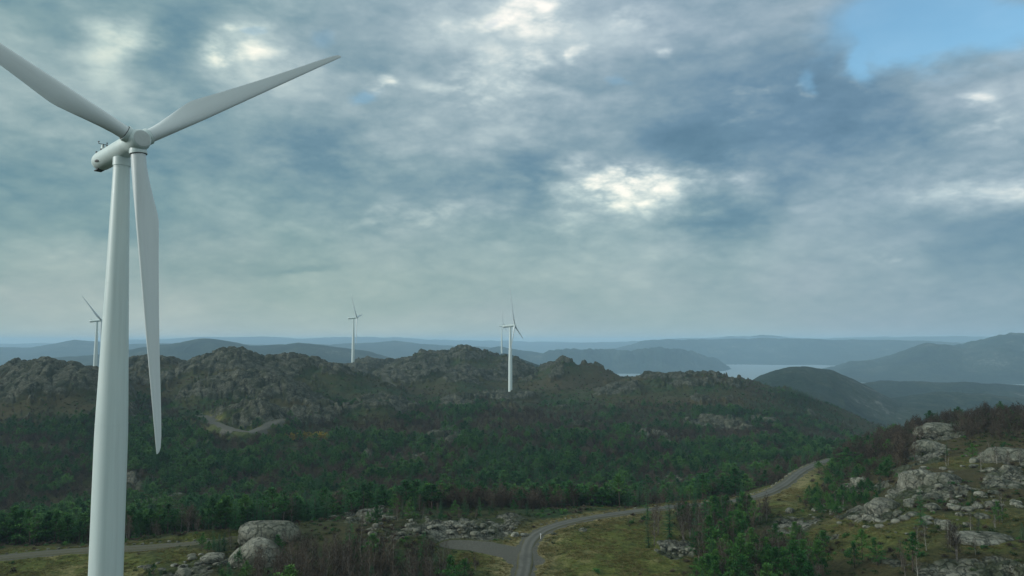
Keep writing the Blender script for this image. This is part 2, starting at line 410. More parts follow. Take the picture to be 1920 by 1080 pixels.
# pasture and pale grass: same layout
GRASS = [(1160, 1040, 130, 60, 120, 215, 1.4), (1080, 1120, 220, 60, 90, 170, 1.2), (130, 1065, 180, 34, 110, 178, 1.3), (1440, 915, 70, 24, 215, 300, 1.1), (1500, 895, 40, 30, 220, 310, 1.1), (1300, 945, 200, 10, 205, 260, .8),
    (900, 1050, 70, 24, 130, 172, .9), (960, 1020, 60, 14, 150, 190, .6), (400, 780, 22, 10, 500, 620, 1.2), (460, 815, 60, 10, 480, 560, .8), (510, 800, 30, 12, 500, 600, .6), (1640, 1010, 200, 40, 140, 190, .55), (1740, 975, 200, 20, 150, 200, .5), (1860, 1020, 90, 20, 130, 180, .5),
    (1480, 960, 60, 14, 180, 230, .7), (340, 1045, 60, 20, 140, 178, .8), (1800, 870, 60, 12, 190, 280, .5), (870, 672, 30, 6, 950, 1250, .6), (320, 925, 60, 22, 290, 420, .35), (260, 1000, 60, 18, 200, 300, .5), (1235, 980, 40, 10, 180, 215, .8)]


def ellip(px, py, d, L):
    out = np.zeros(px.shape)
    for cx, cy, rx, ry, d0, d1, s in L:
        m = (d > d0 * .93) & (d < d1 * 1.07) & (np.abs(px - cx) < 2.2 * rx) & (np.abs(py - cy) < 2.2 * ry)
        i = np.nonzero(m)[0]
        if len(i) == 0: continue
        q = ((px[i] - cx) / rx) ** 2 + ((py[i] - cy) / ry) ** 2
        w = s * np.exp(-q * .8) * ss(d[i], d0 * .93, d0) * (1 - ss(d[i], d1, d1 * 1.07))
        out[i] = np.maximum(out[i], w)
    return out


def land(x, y, detail=True):
    u, d = ud(x, y)
    uc = np.clip(u, LU0, LU1 - 1e-6); ld = np.clip(np.log(np.maximum(d, 1.0)), LD0, LD1 - 1e-6)
    fi = (uc - LU0) / (LU1 - LU0) * (NU - 1); fj = (ld - LD0) / (LD1 - LD0) * (ND - 1)
    i = np.clip(fi.astype(int), 0, NU - 2); j = np.clip(fj.astype(int), 0, ND - 2); a = fi - i; b = fj - j
    z = (FINE[i, j] * (1 - a) * (1 - b) + FINE[i + 1, j] * a * (1 - b) + FINE[i, j + 1] * (1 - a) * b + FINE[i + 1, j + 1] * a * b)
    far = ss(d, 1500, 2500)
    z = z * (1 - far) + (-262 + 60 * ss(u, -.05, -.35)) * far
    undul = fbm(x / 75, y / 75, 3, 3) * 6.0 * ss(d, 230, 420) + fbm(x / 22, y / 22, 3, 5) * .9 * ss(d, 70, 160)
    z = z + undul * (1 - far) + fbm(x / 900, y / 900, 3, 31) * 25 * far
    top = np.zeros(x.shape)
    for (nm, us, zs, ds, wf, wb, foot, rough) in RIDGES:
        D0 = float(ds.mean()); reach = 2.4
        k = np.nonzero((d > ds.min() - wf * reach) & (d < ds.max() + wb * reach) & (u > us[0] - .08) & (u < us[-1] + .08))[0]
        if len(k) == 0: continue
        xs, ys, uk, dk = x[k], y[k], u[k], d[k]
        D = np.interp(uk, us, ds) + fbm(xs / (wf * 1.3), ys / (wf * 1.3), 2, 41) * wf * .35
        zc = np.interp(uk, us, zs)
        edge = ss(uk, us[0] - .07, us[0]) * (1 - ss(uk, us[-1], us[-1] + .07)) if us[0] > -.9 or us[-1] < .9 else 1
        t = (dk - D); t = np.where(t < 0, t / wf, t / wb)
        g = np.exp(-np.abs(t) ** 2.0)
        if D0 > 1500:      # spurs and gullies down the flanks of the far hills
            sp = billow(xs / (wf * .55), ys / (wf * .8), 5, 57)
            g = g * (1 - .95 * (sp - .3) * (1 - g) ** .6)
            zc = zc + ((billow(xs / (wf * .30), ys / (wf * .8), 5, 61, .55) - .3) * .009 * D0 * rough)
        h = z[k] + (zc - z[k]) * g * edge
        foot_ = foot
        top[k] = np.maximum(top[k], g * edge * np.clip((zc - foot) / 25, 0, 1) * (1.0 if D0 < 1500 else 0))
        z[k] = np.maximum(z[k], h)
    km = np.nonzero(top > .02)[0]
    xk, yk = x[km], y[km]
    z[km] += top[km] * ((billow(xk / 60, yk / 60, 4, 501, .4) - .28) * 11 + (billow(xk / 14, yk / 14, 2, 511) - .3) * 1.6)
    for pxx, pyy, pz in ((-257.0, 1196.2, -40.5), (-2.0, 862.9, -61.9)):
        q = np.hypot(x - pxx, (y - pyy) * .8); t = 1 - ss(q, 7, 48); z = z * (1 - t) + pz * t
    px, py = pix(x, np.maximum(y, 1.0), z)
    front = y > 20
    px = np.where(front, px, -9999)
    rock = ellip(px, py, d, ROCKS); grass = ellip(px, py, d, GRASS)
    n1 = fbm(x / 34, y / 34, 5, 71); n2 = fbm(x / 9, y / 9, 5, 81)
    mid = ss(d, 480, 640) * (1 - ss(d, 1400, 1700))
    rock = rock + mid * np.where(rock > .02, 1, 0) * ((billow(x / 60, y / 60, 4, 501, .4) - .30) * 2.2 - .46 + fbm(x / 95, y / 95, 2, 521) * .5)
    rock = rock + .30 * mid * top ** 1.5 * (1 - ss(u, .10, .18))
    rock = rock + .34 * ss(fbm(x / 42, y / 42, 3, 531), .22, .45) * ss(d, 270, 320) * (1 - ss(d, 600, 680)) * (1 - ss(u, .3, .4))
    hillr = ss(u, .38, .52) * (1 - ss(d, 280, 400))
    rock = rock + .05 * hillr + .42 * hillr * ss(u, .70, .76) * ss(d, 120, 150)
    rock = np.clip((rock - .40 + .04 * mid + .42 * n1 + .38 * n2 + .22 * fbm(x / 3.2, y / 3.2, 3, 85)) * 3.4, 0, 1) * (1 - far)
    rock = rock * ((rock > .0) | (grass < .5))
    grass = grass + .13 * ss(u, .30, .40) * (1 - ss(d, 270, 340)) * ss(d, 100, 120)
    grass = np.clip((grass - .25 + .3 * fbm(x / 12, y / 12, 4, 91)) * 2.2, 0, 1) * (1 - rock * .8)
    if detail:
        # ice-worn bedrock: rounded blocks parted by cracks
        k = np.nonzero(rock > .003)[0]
        if len(k):
            xs, ys, r, dk = x[k], y[k], rock[k], d[k]
            wx = xs + fbm(xs / 14, ys / 14, 3, 101) * 5; wy = ys + fbm(xs / 14, ys / 14, 3, 111) * 5
            big = ss(dk, 330, 520)
            f1, f2, idb = cells((wx * .8 + wy * .35) / 11, (wy * .8 - wx * .35) / 17, 121)
            hb = (.15 + .85 * idb) * (1 - f1 ** 3 * 1.2) * 6.0 - 2.6 * np.exp(-(f2 - f1) * 11)
            g1, g2, ida = cells((wx * .9 - wy * .3) / 4.2, (wy * .9 + wx * .3) / 6.2, 131)
            ha = (.2 + .8 * ida) * (1 - g1 ** 2) * 1.25 - .5 * np.exp(-(g2 - g1) * 10)
            q1, q2, idc = cells((wx) / 1.7, (wy) / 2.6, 141)
            hc = (.2 + .8 * idc) * (1 - q1 ** 2) * .35 - .15 * np.exp(-(q2 - q1) * 10)
            lump = billow(wx / 30, wy / 30, 3, 151) * 4
            dz = hb * (.24 + .80 * big) + ha * (.95 + .3 * big) + hc * 1.3 + lump * big * .8 - 1.1
            z[k] += dz * ss(r, 0, .75)
        z = z + (fbm(x / 3.1, y / 3.1, 3, 161) * .22) * (1 - ss(d, 500, 900)) * (1 - rock)
    # roads cut flat benches
    gravel = np.zeros(x.shape)
    for nm, (P, w) in ROADP.items():
        dist, hz = nearest(P, x, y, w + 14)
        near = dist < w + 14
        wgt = (1 - ss(dist, w / 2 + .8, w / 2 + (5.5 if nm != 'clear' else 9))) * near
        z = z * (1 - wgt) + (hz - .10) * wgt
        e = w / 2 + .7 + fbm(x / 2, y / 2, 2, 171) * .7 + (fbm(x / 7, y / 7, 3, 172) * 4.5 + 1.0 if nm == 'clear' else 0)
        verge = 1 - ss(dist, e - .4, e + .5)
        gravel = np.maximum(gravel, verge * near)
        grass = np.maximum(grass, (1 - ss(dist, e + 1.5, e + 6)) * near * (.85 if nm in ('main', 'west') else .35))
        rock = rock * (1 - .9 * (1 - ss(dist, w / 2 + .5, w / 2 + 2.5)) * near)
    for P, w in TRAILP:
        dist, hz = nearest(P, x, y, w + 14)
        g = (1 - ss(dist, w / 2, w / 2 + 4)) * (dist < w + 14)
        grass = np.maximum(grass, g); rock = rock * (1 - g)
        gravel = np.maximum(gravel, .6 * g)
    return z, rock, grass, gravel, top


def new_mesh(name, V, Fc, mat=None, parent=None, smooth=True, loc=None):
    me = bpy.data.meshes.new(name)
    V = np.asarray(V, dtype=np.float32)
    if isinstance(Fc, np.ndarray):
        n, k = Fc.shape
        me.vertices.add(len(V)); me.vertices.foreach_set('co', V.ravel())
        me.loops.add(n * k); me.loops.foreach_set('vertex_index', Fc.astype(np.int32).ravel())
        me.polygons.add(n); me.polygons.foreach_set('loop_start', np.arange(0, n * k, k, dtype=np.int32))
        me.polygons.foreach_set('loop_total', np.full(n, k, dtype=np.int32))
    else:
        me.from_pydata(V.tolist(), [], Fc)
    if smooth: me.polygons.foreach_set('use_smooth', np.ones(len(me.polygons), dtype=bool))
    me.update(calc_edges=True)
    if mat:
        for m_ in (mat if isinstance(mat, (list, tuple)) else [mat]): me.materials.append(m_)
    o = bpy.data.objects.new(name, me); col0.objects.link(o)
    if parent: o.parent = parent
    if loc is not None: o.location = loc
    return o


def tag(o, label=None, cat=None, group=None, kind=None):
    if label: o['label'] = label
    if cat: o['category'] = cat
    if group: o['group'] = group
    if kind: o['kind'] = kind
    return o


def empty(name, loc=(0, 0, 0), rz=0.0):
    o = bpy.data.objects.new(name, None); col0.objects.link(o)
    o.location = loc; o.rotation_euler = (0, 0, rz); o.empty_display_size = 1
    return o


# ------------------------------------------------------------------ materials
def material(name, fn, rough=.85, spec=.3):
    m = bpy.data.materials.new(name); m.use_nodes = True
    N = NT(m.node_tree)
    b = N.n('ShaderNodeBsdfPrincipled'); o = N.n('ShaderNodeOutputMaterial'); N.t.links.new(b.outputs[0], o.inputs[0])
    b.inputs['Roughness'].default_value = rough; b.inputs['Specular IOR Level'].default_value = spec
    fn(N, b)
    return m


def bump(N, b, h, strength=.5, dist=.2):
    bp = N.n('ShaderNodeBump'); bp.inputs['Strength'].default_value = strength; bp.inputs['Distance'].default_value = dist
    N.put(bp.inputs['Height'], h); N.put(b.inputs['Normal'], bp.outputs[0])


def rock_color(N, P, veg=1.0):
    big = N.noise(P, .22, 5, .6, .4); fine = N.noise(P, 1.6, 6, .65)
    base = N.ramp(N.m('ADD', N.m('MULTIPLY', big, .55), N.m('MULTIPLY', fine, .45)),
                  [(.30, (.042, .045, .035)), (.44, (.100, .103, .082)), (.56, (.172, .175, .142)), (.70, (.28, .282, .232))])
    st = N.n('ShaderNodeMapping'); N.put(st.inputs[0], P); st.inputs['Scale'].default_value = (1.0, 1.0, .12)
    streak = N.noise(st.outputs[0], 1.1, 4, .6, .6)
    base = N.mix(N.mr(streak, .50, .66, 0, .62), base, (.035, .04, .036))
    moss = N.noise(P, .5, 5, .6)
    base = N.mix(N.mr(moss, .56, .66, 0, .8 * veg), base, N.mix(N.noise(P, .9, 3), (.045, .05, .022), (.075, .058, .032)))
    crack = N.vor(N.vm('ADD', P, N.vm('MULTIPLY', N.noise(P, .7, 3, .5, 0, 'Color'), (2.2, 2.2, 2.2))), .42, 'DISTANCE_TO_EDGE')
    base = N.mix(N.mr(crack, 0, .045, .8, 0), base, (.018, .02, .018))
    cr2 = N.vor(N.vm('ADD', P, N.vm('MULTIPLY', N.noise(P, .18, 3, .55, 0, 'Color'), (14, 14, 14))), .085, 'DISTANCE_TO_EDGE')
    base = N.mix(N.mr(cr2, 0, .05, .85, 0), base, (.014, .018, .012))
    base = N.mix(N.mr(N.noise(P, .09, 5, .65), .47, .57, 0, .75 * veg), base, (.026, .036, .016))
    return base, fine, crack


def m_terrain(N, b):
    P = N.n('ShaderNodeNewGeometry').outputs['Position']
    at = N.n('ShaderNodeAttribute', attribute_name='cover'); r, g, v = N.sep(at.outputs['Color'])
    at2 = N.n('ShaderNodeAttribute', attribute_name='zone'); far, brown, pale = N.sep(at2.outputs['Color'])
    rock, fine, crack = rock_color(N, P)
    old = N.n('ShaderNodeAttribute', attribute_name='lichen').outputs['Fac']
    rock = N.mix(old, rock, N.mix(1.0, rock, (.66, .68, .62), 'MULTIPLY'))
    n1 = N.noise(P, .06, 5, .6); n2 = N.noise(P, .45, 6, .65); n3 = N.noise(P, 2.2, 4, .6)
    heath = N.ramp(N.m('ADD', N.m('MULTIPLY', n2, .6), N.m('MULTIPLY', n3, .4)),
                   [(.34, (.010, .017, .008)), (.46, (.024, .032, .013)), (.56, (.045, .048, .018)), (.68, (.088, .080, .033))])
    heathg = N.ramp(n2, [(.35, (.009, .022, .010)), (.6, (.026, .052, .018)), (.75, (.052, .070, .024))])
    heath = N.mix(N.mr(n1, .42, .58), heath, heathg)
    heath = N.mix(N.m('MULTIPLY', brown, .75), heath, N.ramp(n3, [(.35, (.026, .022, .011)), (.65, (.075, .057, .027))]))
    gr = N.ramp(N.m('ADD', N.m('MULTIPLY', n2, .5), N.m('MULTIPLY', n3, .5)),
                [(.36, (.022, .031, .007)), (.46, (.050, .064, .014)), (.56, (.088, .098, .024)), (.68, (.175, .165, .065))])
    grp = N.ramp(n3, [(.35, (.11, .095, .04)), (.65, (.30, .25, .135))])
    gr = N.mix(N.m('MULTIPLY', pale, N.mr(n2, .35, .6)), gr, grp)
    grav = N.ramp(N.noise(P, 3.5, 5, .7), [(.35, (.052, .054, .045)), (.65, (.112, .112, .094))])
    c = N.mix(g, heath, gr)
    rf = N.mr(N.m('ADD', r, N.m('MULTIPLY', N.m('SUBTRACT', n3, .5), .7)), .38, .55)
    c = N.mix(rf, c, rock)
    vf = N.mr(N.m('ADD', v, N.m('MULTIPLY', N.m('SUBTRACT', n3, .5), .8)), .35, .65)
    c = N.mix(vf, c, grav)
    # wooded far country
    f1 = N.noise(P, .0045, 6, .62); f2 = N.noise(P, .05, 4, .7)
    fc = N.ramp(N.m('ADD', N.m('MULTIPLY', f1, .6), N.m('MULTIPLY', f2, .4)),
                [(.36, (.004, .011, .008)), (.48, (.010, .024, .014)), (.54, (.022, .034, .018)), (.60, (.04, .05, .036)), (.67, (.13, .14, .12))])
    c = N.mix(far, c, fc)
    N.put(b.inputs['Base Color'], c)
    h = N.m('ADD', N.m('MULTIPLY', n2, .5), N.m('MULTIPLY', n3, .35))
    h = N.m('ADD', h, N.m('MULTIPLY', rf, N.mr(crack, 0, .08, -.7, 0)))
    h = N.m('ADD', h, N.m('MULTIPLY', far, N.m('MULTIPLY', f2, 14.0)))
    bump(N, b, h, .8, .8)


def m_road(N, b):
    uv = N.n('ShaderNodeAttribute', attribute_name='across').outputs['Fac']
    P = N.n('ShaderNodeNewGeometry').outputs['Position']
    n = N.noise(P, 1.4, 5, .65); nf = N.noise(P, 9, 4, .7)
    w = N.m('ABSOLUTE', N.m('ADD', uv, N.m('MULTIPLY', N.m('SUBTRACT', n, .5), .25)))
    tr = N.ramp(w, [(0, .0), (.18, .25), (.38, 1.0), (.58, .9), (.80, .2), (1.0, 0.0)])
    c = N.mix(N.m('MULTIPLY', tr, N.mr(n, .3, .6, .5, 1)), (.062, .065, .055), (.108, .110, .095))
    c = N.mix(N.mr(nf, .35, .75, 0, .35), c, (.15, .148, .13))
    pt = N.noise(P, .22, 4, .6)
    c = N.mix(N.mr(pt, .52, .62, 0, .35), c, (.045, .047, .042))
    c = N.mix(N.mr(N.m('ADD', w, N.m('MULTIPLY', n, .55)), .98, 1.22), c, (.075, .072, .032))
    N.put(b.inputs['Base Color'], c); bump(N, b, nf, .5, .06)


def m_white(N, b):
    P = N.n('ShaderNodeTexCoord').outputs['Object']
    n = N.noise(P, .35, 5, .6); mp = N.n('ShaderNodeMapping'); N.put(mp.inputs[0], P); mp.inputs['Scale'].default_value = (1.4, 1.4, .05)
    s = N.noise(mp.outputs[0], 1.0, 4, .6)
    c = N.mix(N.mr(s, .42, .70, 0, .42), (.54, .64, .63), (.40, .48, .47))
    c = N.mix(N.mr(n, .5, .8, 0, .25), c, (.58, .61, .58))
    N.put(b.inputs['Base Color'], c); b.inputs['Roughness'].default_value = .38
    N.put(b.inputs['Roughness'], N.mr(n, .3, .7, .32, .48))


def m_blade(N, b):
    P = N.n('ShaderNodeTexCoord').outputs['Object']
    mp = N.n('ShaderNodeMapping'); N.put(mp.inputs[0], P); mp.inputs['Scale'].default_value = (.08, 1.6, 1.6)
    s = N.noise(mp.outputs[0], 1.0, 5, .65)
    N.put(b.inputs['Base Color'], N.mix(N.mr(s, .45, .75, 0, .4), (.58, .645, .65), (.47, .53, .54)))
    b.inputs['Roughness'].default_value = .34


def flat(c, var=.3, scale=2.0):
    def fn(N, b):
        P = N.n('ShaderNodeTexCoord').outputs['Object']
        n = N.noise(P, scale, 4, .6)
        N.put(b.inputs['Base Color'], N.mix(N.mr(n, .3, .7), tuple(x * (1 - var) for x in c), tuple(min(1, x * (1 + var)) for x in c)))
    return fn


def foliage(dark, mid, light):
    def fn(N, b):
        P = N.n('ShaderNodeTexCoord').outputs['Object']
        rnd = N.n('ShaderNodeObjectInfo').outputs['Random']
        isl = N.n('ShaderNodeNewGeometry').outputs['Random Per Island']
        n = N.noise(P, .9, 3, .6)
        f = N.m('ADD', N.m('ADD', N.m('MULTIPLY', n, .45), N.m('MULTIPLY', isl, .26)), N.m('MULTIPLY', rnd, .52))
        N.put(b.inputs['Base Color'], N.ramp(f, [(.22, dark), (.52, mid), (.92, light)]))
        b.inputs['Roughness'].default_value = .7
    return fn


def m_rock(N, b):
    P = N.n('ShaderNodeNewGeometry').outputs['Position']
    c, fine, crack = rock_color(N, P, .4)
    c = N.mix(1.0, c, (1.18, 1.18, 1.18), 'MULTIPLY')
    N.put(b.inputs['Base Color'], c)
    bump(N, b, N.m('ADD', fine, N.mr(crack, 0, .08, -.8, 0)), .7, .25)


def m_water(N, b):
    P = N.n('ShaderNodeNewGeometry').outputs['Position']
    b.inputs['Base Color'].default_value = (.18, .225, .235, 1); b.inputs['Roughness'].default_value = .5
    b.inputs['IOR'].default_value = 1.33
    bump(N, b, N.noise(P, .06, 5, .6), .25, .6)


def m_track(N, b):
    uv = N.n('ShaderNodeAttribute', attribute_name='across').outputs['Fac']
    P = N.n('ShaderNodeNewGeometry').outputs['Position']
    n = N.noise(P, .9, 5, .65); nf = N.noise(P, 6, 4, .7)
    w = N.m('ABSOLUTE', N.m('ADD', uv, N.m('MULTIPLY', N.m('SUBTRACT', n, .5), .5)))
    gv = N.ramp(nf, [(.3, (.060, .062, .048)), (.7, (.125, .122, .096))])
    gs = N.ramp(nf, [(.3, (.030, .038, .012)), (.7, (.10, .095, .038))])
    mask = N.ramp(w, [(0, .75), (.16, .55), (.30, .08), (.62, .08), (.82, .7), (1.0, 1.0)])
    N.put(b.inputs['Base Color'], N.mix(N.m('MULTIPLY', mask, N.mr(n, .38, .62, .35, 1)), gv, gs)); bump(N, b, nf, .6, .06)


M = dict(
    track=material('grassy_track', m_track, .95, .1),
    land=material('terrain', m_terrain, .95, .1), road=material('gravel_road', m_road, .95, .15),
    white=material('painted_steel', m_white, .4, .5), blade=material('blade_gelcoat', m_blade, .34, .5),
    dark=material('dark_metal', flat((.03, .032, .033)), .5, .4), grey=material('grey_seal', flat((.12, .13, .13)), .6, .3),
    disc=material('nose_disc_paint', flat((.42, .47, .46), .06), .45, .4),
    conc=material('concrete', flat((.33, .33, .31), .2), .9, .2),
    rock=material('bedrock', m_rock, .92, .15), water=material('fjord_water', m_water, .3, .5),
    spruce=material('spruce_needles', foliage((.005, .024, .010), (.012, .056, .019), (.032, .105, .030)), .7, .12),
    pine=material('pine_needles', foliage((.006, .034, .010), (.020, .088, .021), (.075, .170, .036)), .7, .12),
    twig=material('bare_twigs', foliage((.022, .019, .014), (.052, .042, .031), (.105, .084, .060)), .9, .05),
    bark=material('bark', flat((.075, .062, .052), .4, 3), .95, .05), pale=material('birch_bark', flat((.15, .14, .125), .5, 1.6), .9, .1),
    whitebark=material('white_birch_bark', flat((.27, .265, .235), .45, 2.2), .9, .1),
    shrub=material('scrub_leaves', foliage((.010, .026, .008), (.028, .052, .015), (.075, .082, .028)), .8, .1),
    yellow=material('yellow_leaves', foliage((.09, .08, .012), (.19, .15, .018), (.32, .25, .035)), .8, .1),
    tuft=material('dry_grass', foliage((.045, .045, .014), (.095, .085, .030), (.21, .18, .085)), .9, .05),
    paint=material('white_marker_paint', flat((.7, .7, .68), .08), .6, .2),
)


# ------------------------------------------------------------------ ground sheet (one polar sheet, dense where it is seen)
def build_ground():
    A = math.radians(37.0); B = math.radians(60)
    az = np.r_[np.linspace(-math.pi, -B, 40, endpoint=False), np.linspace(-B, -A, 60, endpoint=False), np.linspace(-A, A, 1250, endpoint=False),
               np.linspace(A, B, 60, endpoint=False), np.linspace(B, math.pi, 41)]
    r = np.r_[[1., 8, 20, 32, 45, 60, 75, 90], np.geomspace(100, 1650, 900), np.geomspace(1650, 19800, 400)[1:]]
    R, T = np.meshgrid(r, az, indexing='ij'); x = (R * np.sin(T)).ravel(); y = (R * np.cos(T)).ravel()
    z, rock, grass, gravel, top = land(x, y)
    n, m = R.shape
    I = np.arange(n * m).reshape(n, m)
    q = np.stack([I[:-1, :-1], I[:-1, 1:], I[1:, 1:], I[1:, :-1]], -1).reshape(-1, 4)[:, ::-1]
    o = new_mesh('terrain', np.stack([x, y, z], 1), np.ascontiguousarray(q), M['land'])
    u, d = ud(x, y)
    far = ss(d, 1250, 1700)
    brown = np.clip(.5 + 1.3 * fbm(x / 70, y / 70, 3, 201), 0, 1)
    la = o.data.attributes.new('lichen', 'FLOAT', 'POINT'); la.data.foreach_set('value', (ss(d, 300, 520) * .9 + .1).astype(np.float32))
    P, w = ROADP['main']; dist, _ = nearest(P, x, y, 16)
    pale = (1 - ss(dist, 3, 11)) * (d < 330)
    P, w = ROADP['clear']; dist2, _ = nearest(P, x, y, 16); pale = np.maximum(pale, .6 * (1 - ss(dist2, 3, 12)))
    pale = np.maximum(pale, ss(fbm(x / 8, y / 8, 3, 211), .15, .5) * .5)
    for nm, arr in (('cover', (rock, grass, gravel)), ('zone', (far, brown, pale))):
        at = o.data.attributes.new(nm, 'FLOAT_COLOR', 'POINT')
        c = np.ones((len(x), 4), dtype=np.float32)
        for i_, v_ in enumerate(arr): c[:, i_] = v_
        at.data.foreach_set('color', c.ravel())
    tag(o, kind='structure')


build_ground()
w = 19000
wo = new_mesh('water', [(-w, 1500, WATER_Z), (w, 1500, WATER_Z), (w, w, WATER_Z), (-w, w, WATER_Z)], [(0, 1, 2, 3)], M['water'], smooth=False)
tag(wo, kind='structure')


def ribbon(name, key, lift=.0):
    P, wd = ROADP[key]
    T = np.gradient(P[:, :2], axis=0); T /= np.linalg.norm(T, axis=1)[:, None]; Nn = np.stack([-T[:, 1], T[:, 0]], 1)
    ks = np.linspace(-1, 1, 9); V = []; ac = []
    for i, (p, nn) in enumerate(zip(P, Nn)):
        ww = wd / 2 * (1 + .05 * math.sin(i * .7) + .04 * math.sin(i * 1.9))
        for k in ks:
            V.append((p[0] + nn[0] * k * ww, p[1] + nn[1] * k * ww, p[2] + .03 + lift + .06 * (1 - k * k) - .14 * (abs(k) > .99))); ac.append(k)
    nk = len(ks); Fc = [(i * nk + j, i * nk + j + 1, (i + 1) * nk + j + 1, (i + 1) * nk + j) for i in range(len(P) - 1) for j in range(nk - 1)]
    o = new_mesh(name, V, Fc, M['track' if key in ('west', 'valley') else 'road'])
    a = o.data.attributes.new('across', 'FLOAT', 'POINT'); a.data.foreach_set('value', np.array(ac, dtype=np.float32))
    tag(o, kind='structure')
    return o


ribbon('road', 'main'); ribbon('gravel_track', 'west'); ribbon('gravel_track', 'valley')


# ------------------------------------------------------------------ mesh helpers
class MB:
    def __init__(s): s.v = []; s.f = []
    def add(s, V, Fc):
        b = len(s.v); s.v += [tuple(p) for p in V]; s.f += [tuple(b + i for i in f) for f in Fc]
    def rings(s, R, cap0=True, cap1=True):
        k = len(R[0]); b = len(s.v)
        for r in R: s.v += [tuple(p) for p in r]
        for i in range(len(R) - 1):
            for j in range(k):
                j2 = (j + 1) % k
                s.f.append((b + i * k + j, b + i * k + j2, b + (i + 1) * k + j2, b + (i + 1) * k + j))
        if cap0: s.f.append(tuple(b + j for j in range(k))[::-1])
        if cap1: s.f.append(tuple(b + (len(R) - 1) * k + j for j in range(k)))
    def tube(s, pts, rad, k=8, cap=True):
        R = []
        pts = [np.array(p, float) for p in pts]
        for i, p in enumerate(pts):
            t = pts[min(i + 1, len(pts) - 1)] - pts[max(i - 1, 0)]; t /= np.linalg.norm(t) + 1e-9
            a = np.cross(t, [0, 0, 1.0]) if abs(t[2]) < .9 else np.cross(t, [1.0, 0, 0]); a /= np.linalg.norm(a); c = np.cross(t, a)
            r = rad[i] if hasattr(rad, '__len__') else rad
            R.append([p + r * (math.cos(q) * a + math.sin(q) * c) for q in np.arange(k) / k * 2 * math.pi])
        s.rings(R, cap, cap)
    def lathe(s, prof, k=40, axis='z'):
        R = []
        for h, r in prof:
            ring = []
            for q in np.arange(k) / k * 2 * math.pi:
                a, c = r * math.cos(q), r * math.sin(q)
                ring.append((a, c, h) if axis == 'z' else (h, a, c))
            R.append(ring)
        s.rings(R, prof[0][1] > 1e-3, prof[-1][1] > 1e-3)
    def box(s, c, h):
        x, y, z = c; a, b, d = h
        V = [(x + i * a, y + j * b, z + k * d) for i in (-1, 1) for j in (-1, 1) for k in (-1, 1)]
        s.add(V, [(0, 1, 3, 2), (4, 6, 7, 5), (0, 4, 5, 1), (2, 3, 7, 6), (0, 2, 6, 4), (1, 5, 7, 3)])
    def build(s, name, mat, parent=None, smooth=True, angle=40):
        o = new_mesh(name, s.v, s.f, mat, parent, smooth)
        if smooth and angle:
            o.data.set_sharp_from_angle(angle=math.radians(angle))
        return o


# ------------------------------------------------------------------ wind turbines
HUBH = 80.0; R_BLADE = 45.4; TILT = math.radians(5)


def blade_mesh():
    mb = MB(); R = []; n = 28
    st = [(0, 1.04, 2.08, 0), (.9, 1.04, 2.08, 0), (2.4, 1.03, 2.10, .0), (3.4, 1.0, 2.32, .22), (5.0, .93, 2.62, .5), (7.0, .82, 2.92, .75), (9.0, .71, 3.18, .92), (10.6, .62, 3.38, 1), (11.5, .57, 3.46, 1),
          (12.2, .54, 3.42, 1), (14, .49, 3.24, 1), (17, .42, 2.92, 1), (21, .345, 2.55, 1), (26, .28, 2.12, 1), (31, .225, 1.74, 1), (36, .175, 1.40, 1), (40, .14, 1.14, 1), (43, .105, .90, 1), (44.6, .075, .66, 1), (45.2, .05, .42, 1), (45.42, .02, .18, 1)]
    for r, ht, ch, w in st:
        r *= 47.0 / 45.42
        ring = []
        tw = math.radians(-9 + 16 * max(0, min(1, (r - 3) / 36)) ** .7)      # chord turns along the blade
        for q in np.arange(n) / n * 2 * math.pi:
            cx, cy = 1.04 * math.cos(q), 1.04 * math.sin(q)
            # airfoil: t from leading edge to trailing edge
            t = (1 - math.cos(q)) / 2                                          # q=0 leading edge
            th = (.2969 * math.sqrt(t) - .126 * t - .3516 * t * t + .2843 * t ** 3 - .1036 * t ** 4) / .1
            sgn = 1 if q <= math.pi else -1
            lead = 1.02 - .55 * max(0, (r - 12) / 33)                           # straight leading edge, stepped-in trailing edge
            ax = lead - t * ch; ay = sgn * th * ht * (1.25 if sgn > 0 else .85) + .06 * w
            ax0 = cx; ay0 = cy
            X = ax0 * (1 - w) + ax * w; Y = ay0 * (1 - w) + ay * w
            if w < 1 and t > .5: X = (cx) * (1 - w) + (lead - t * ch) * w
            c, s_ = math.cos(tw), math.sin(tw)
            ring.append((r, X * c - Y * s_, X * s_ + Y * c))
        R.append(ring)
    mb.rings(R)
    return mb


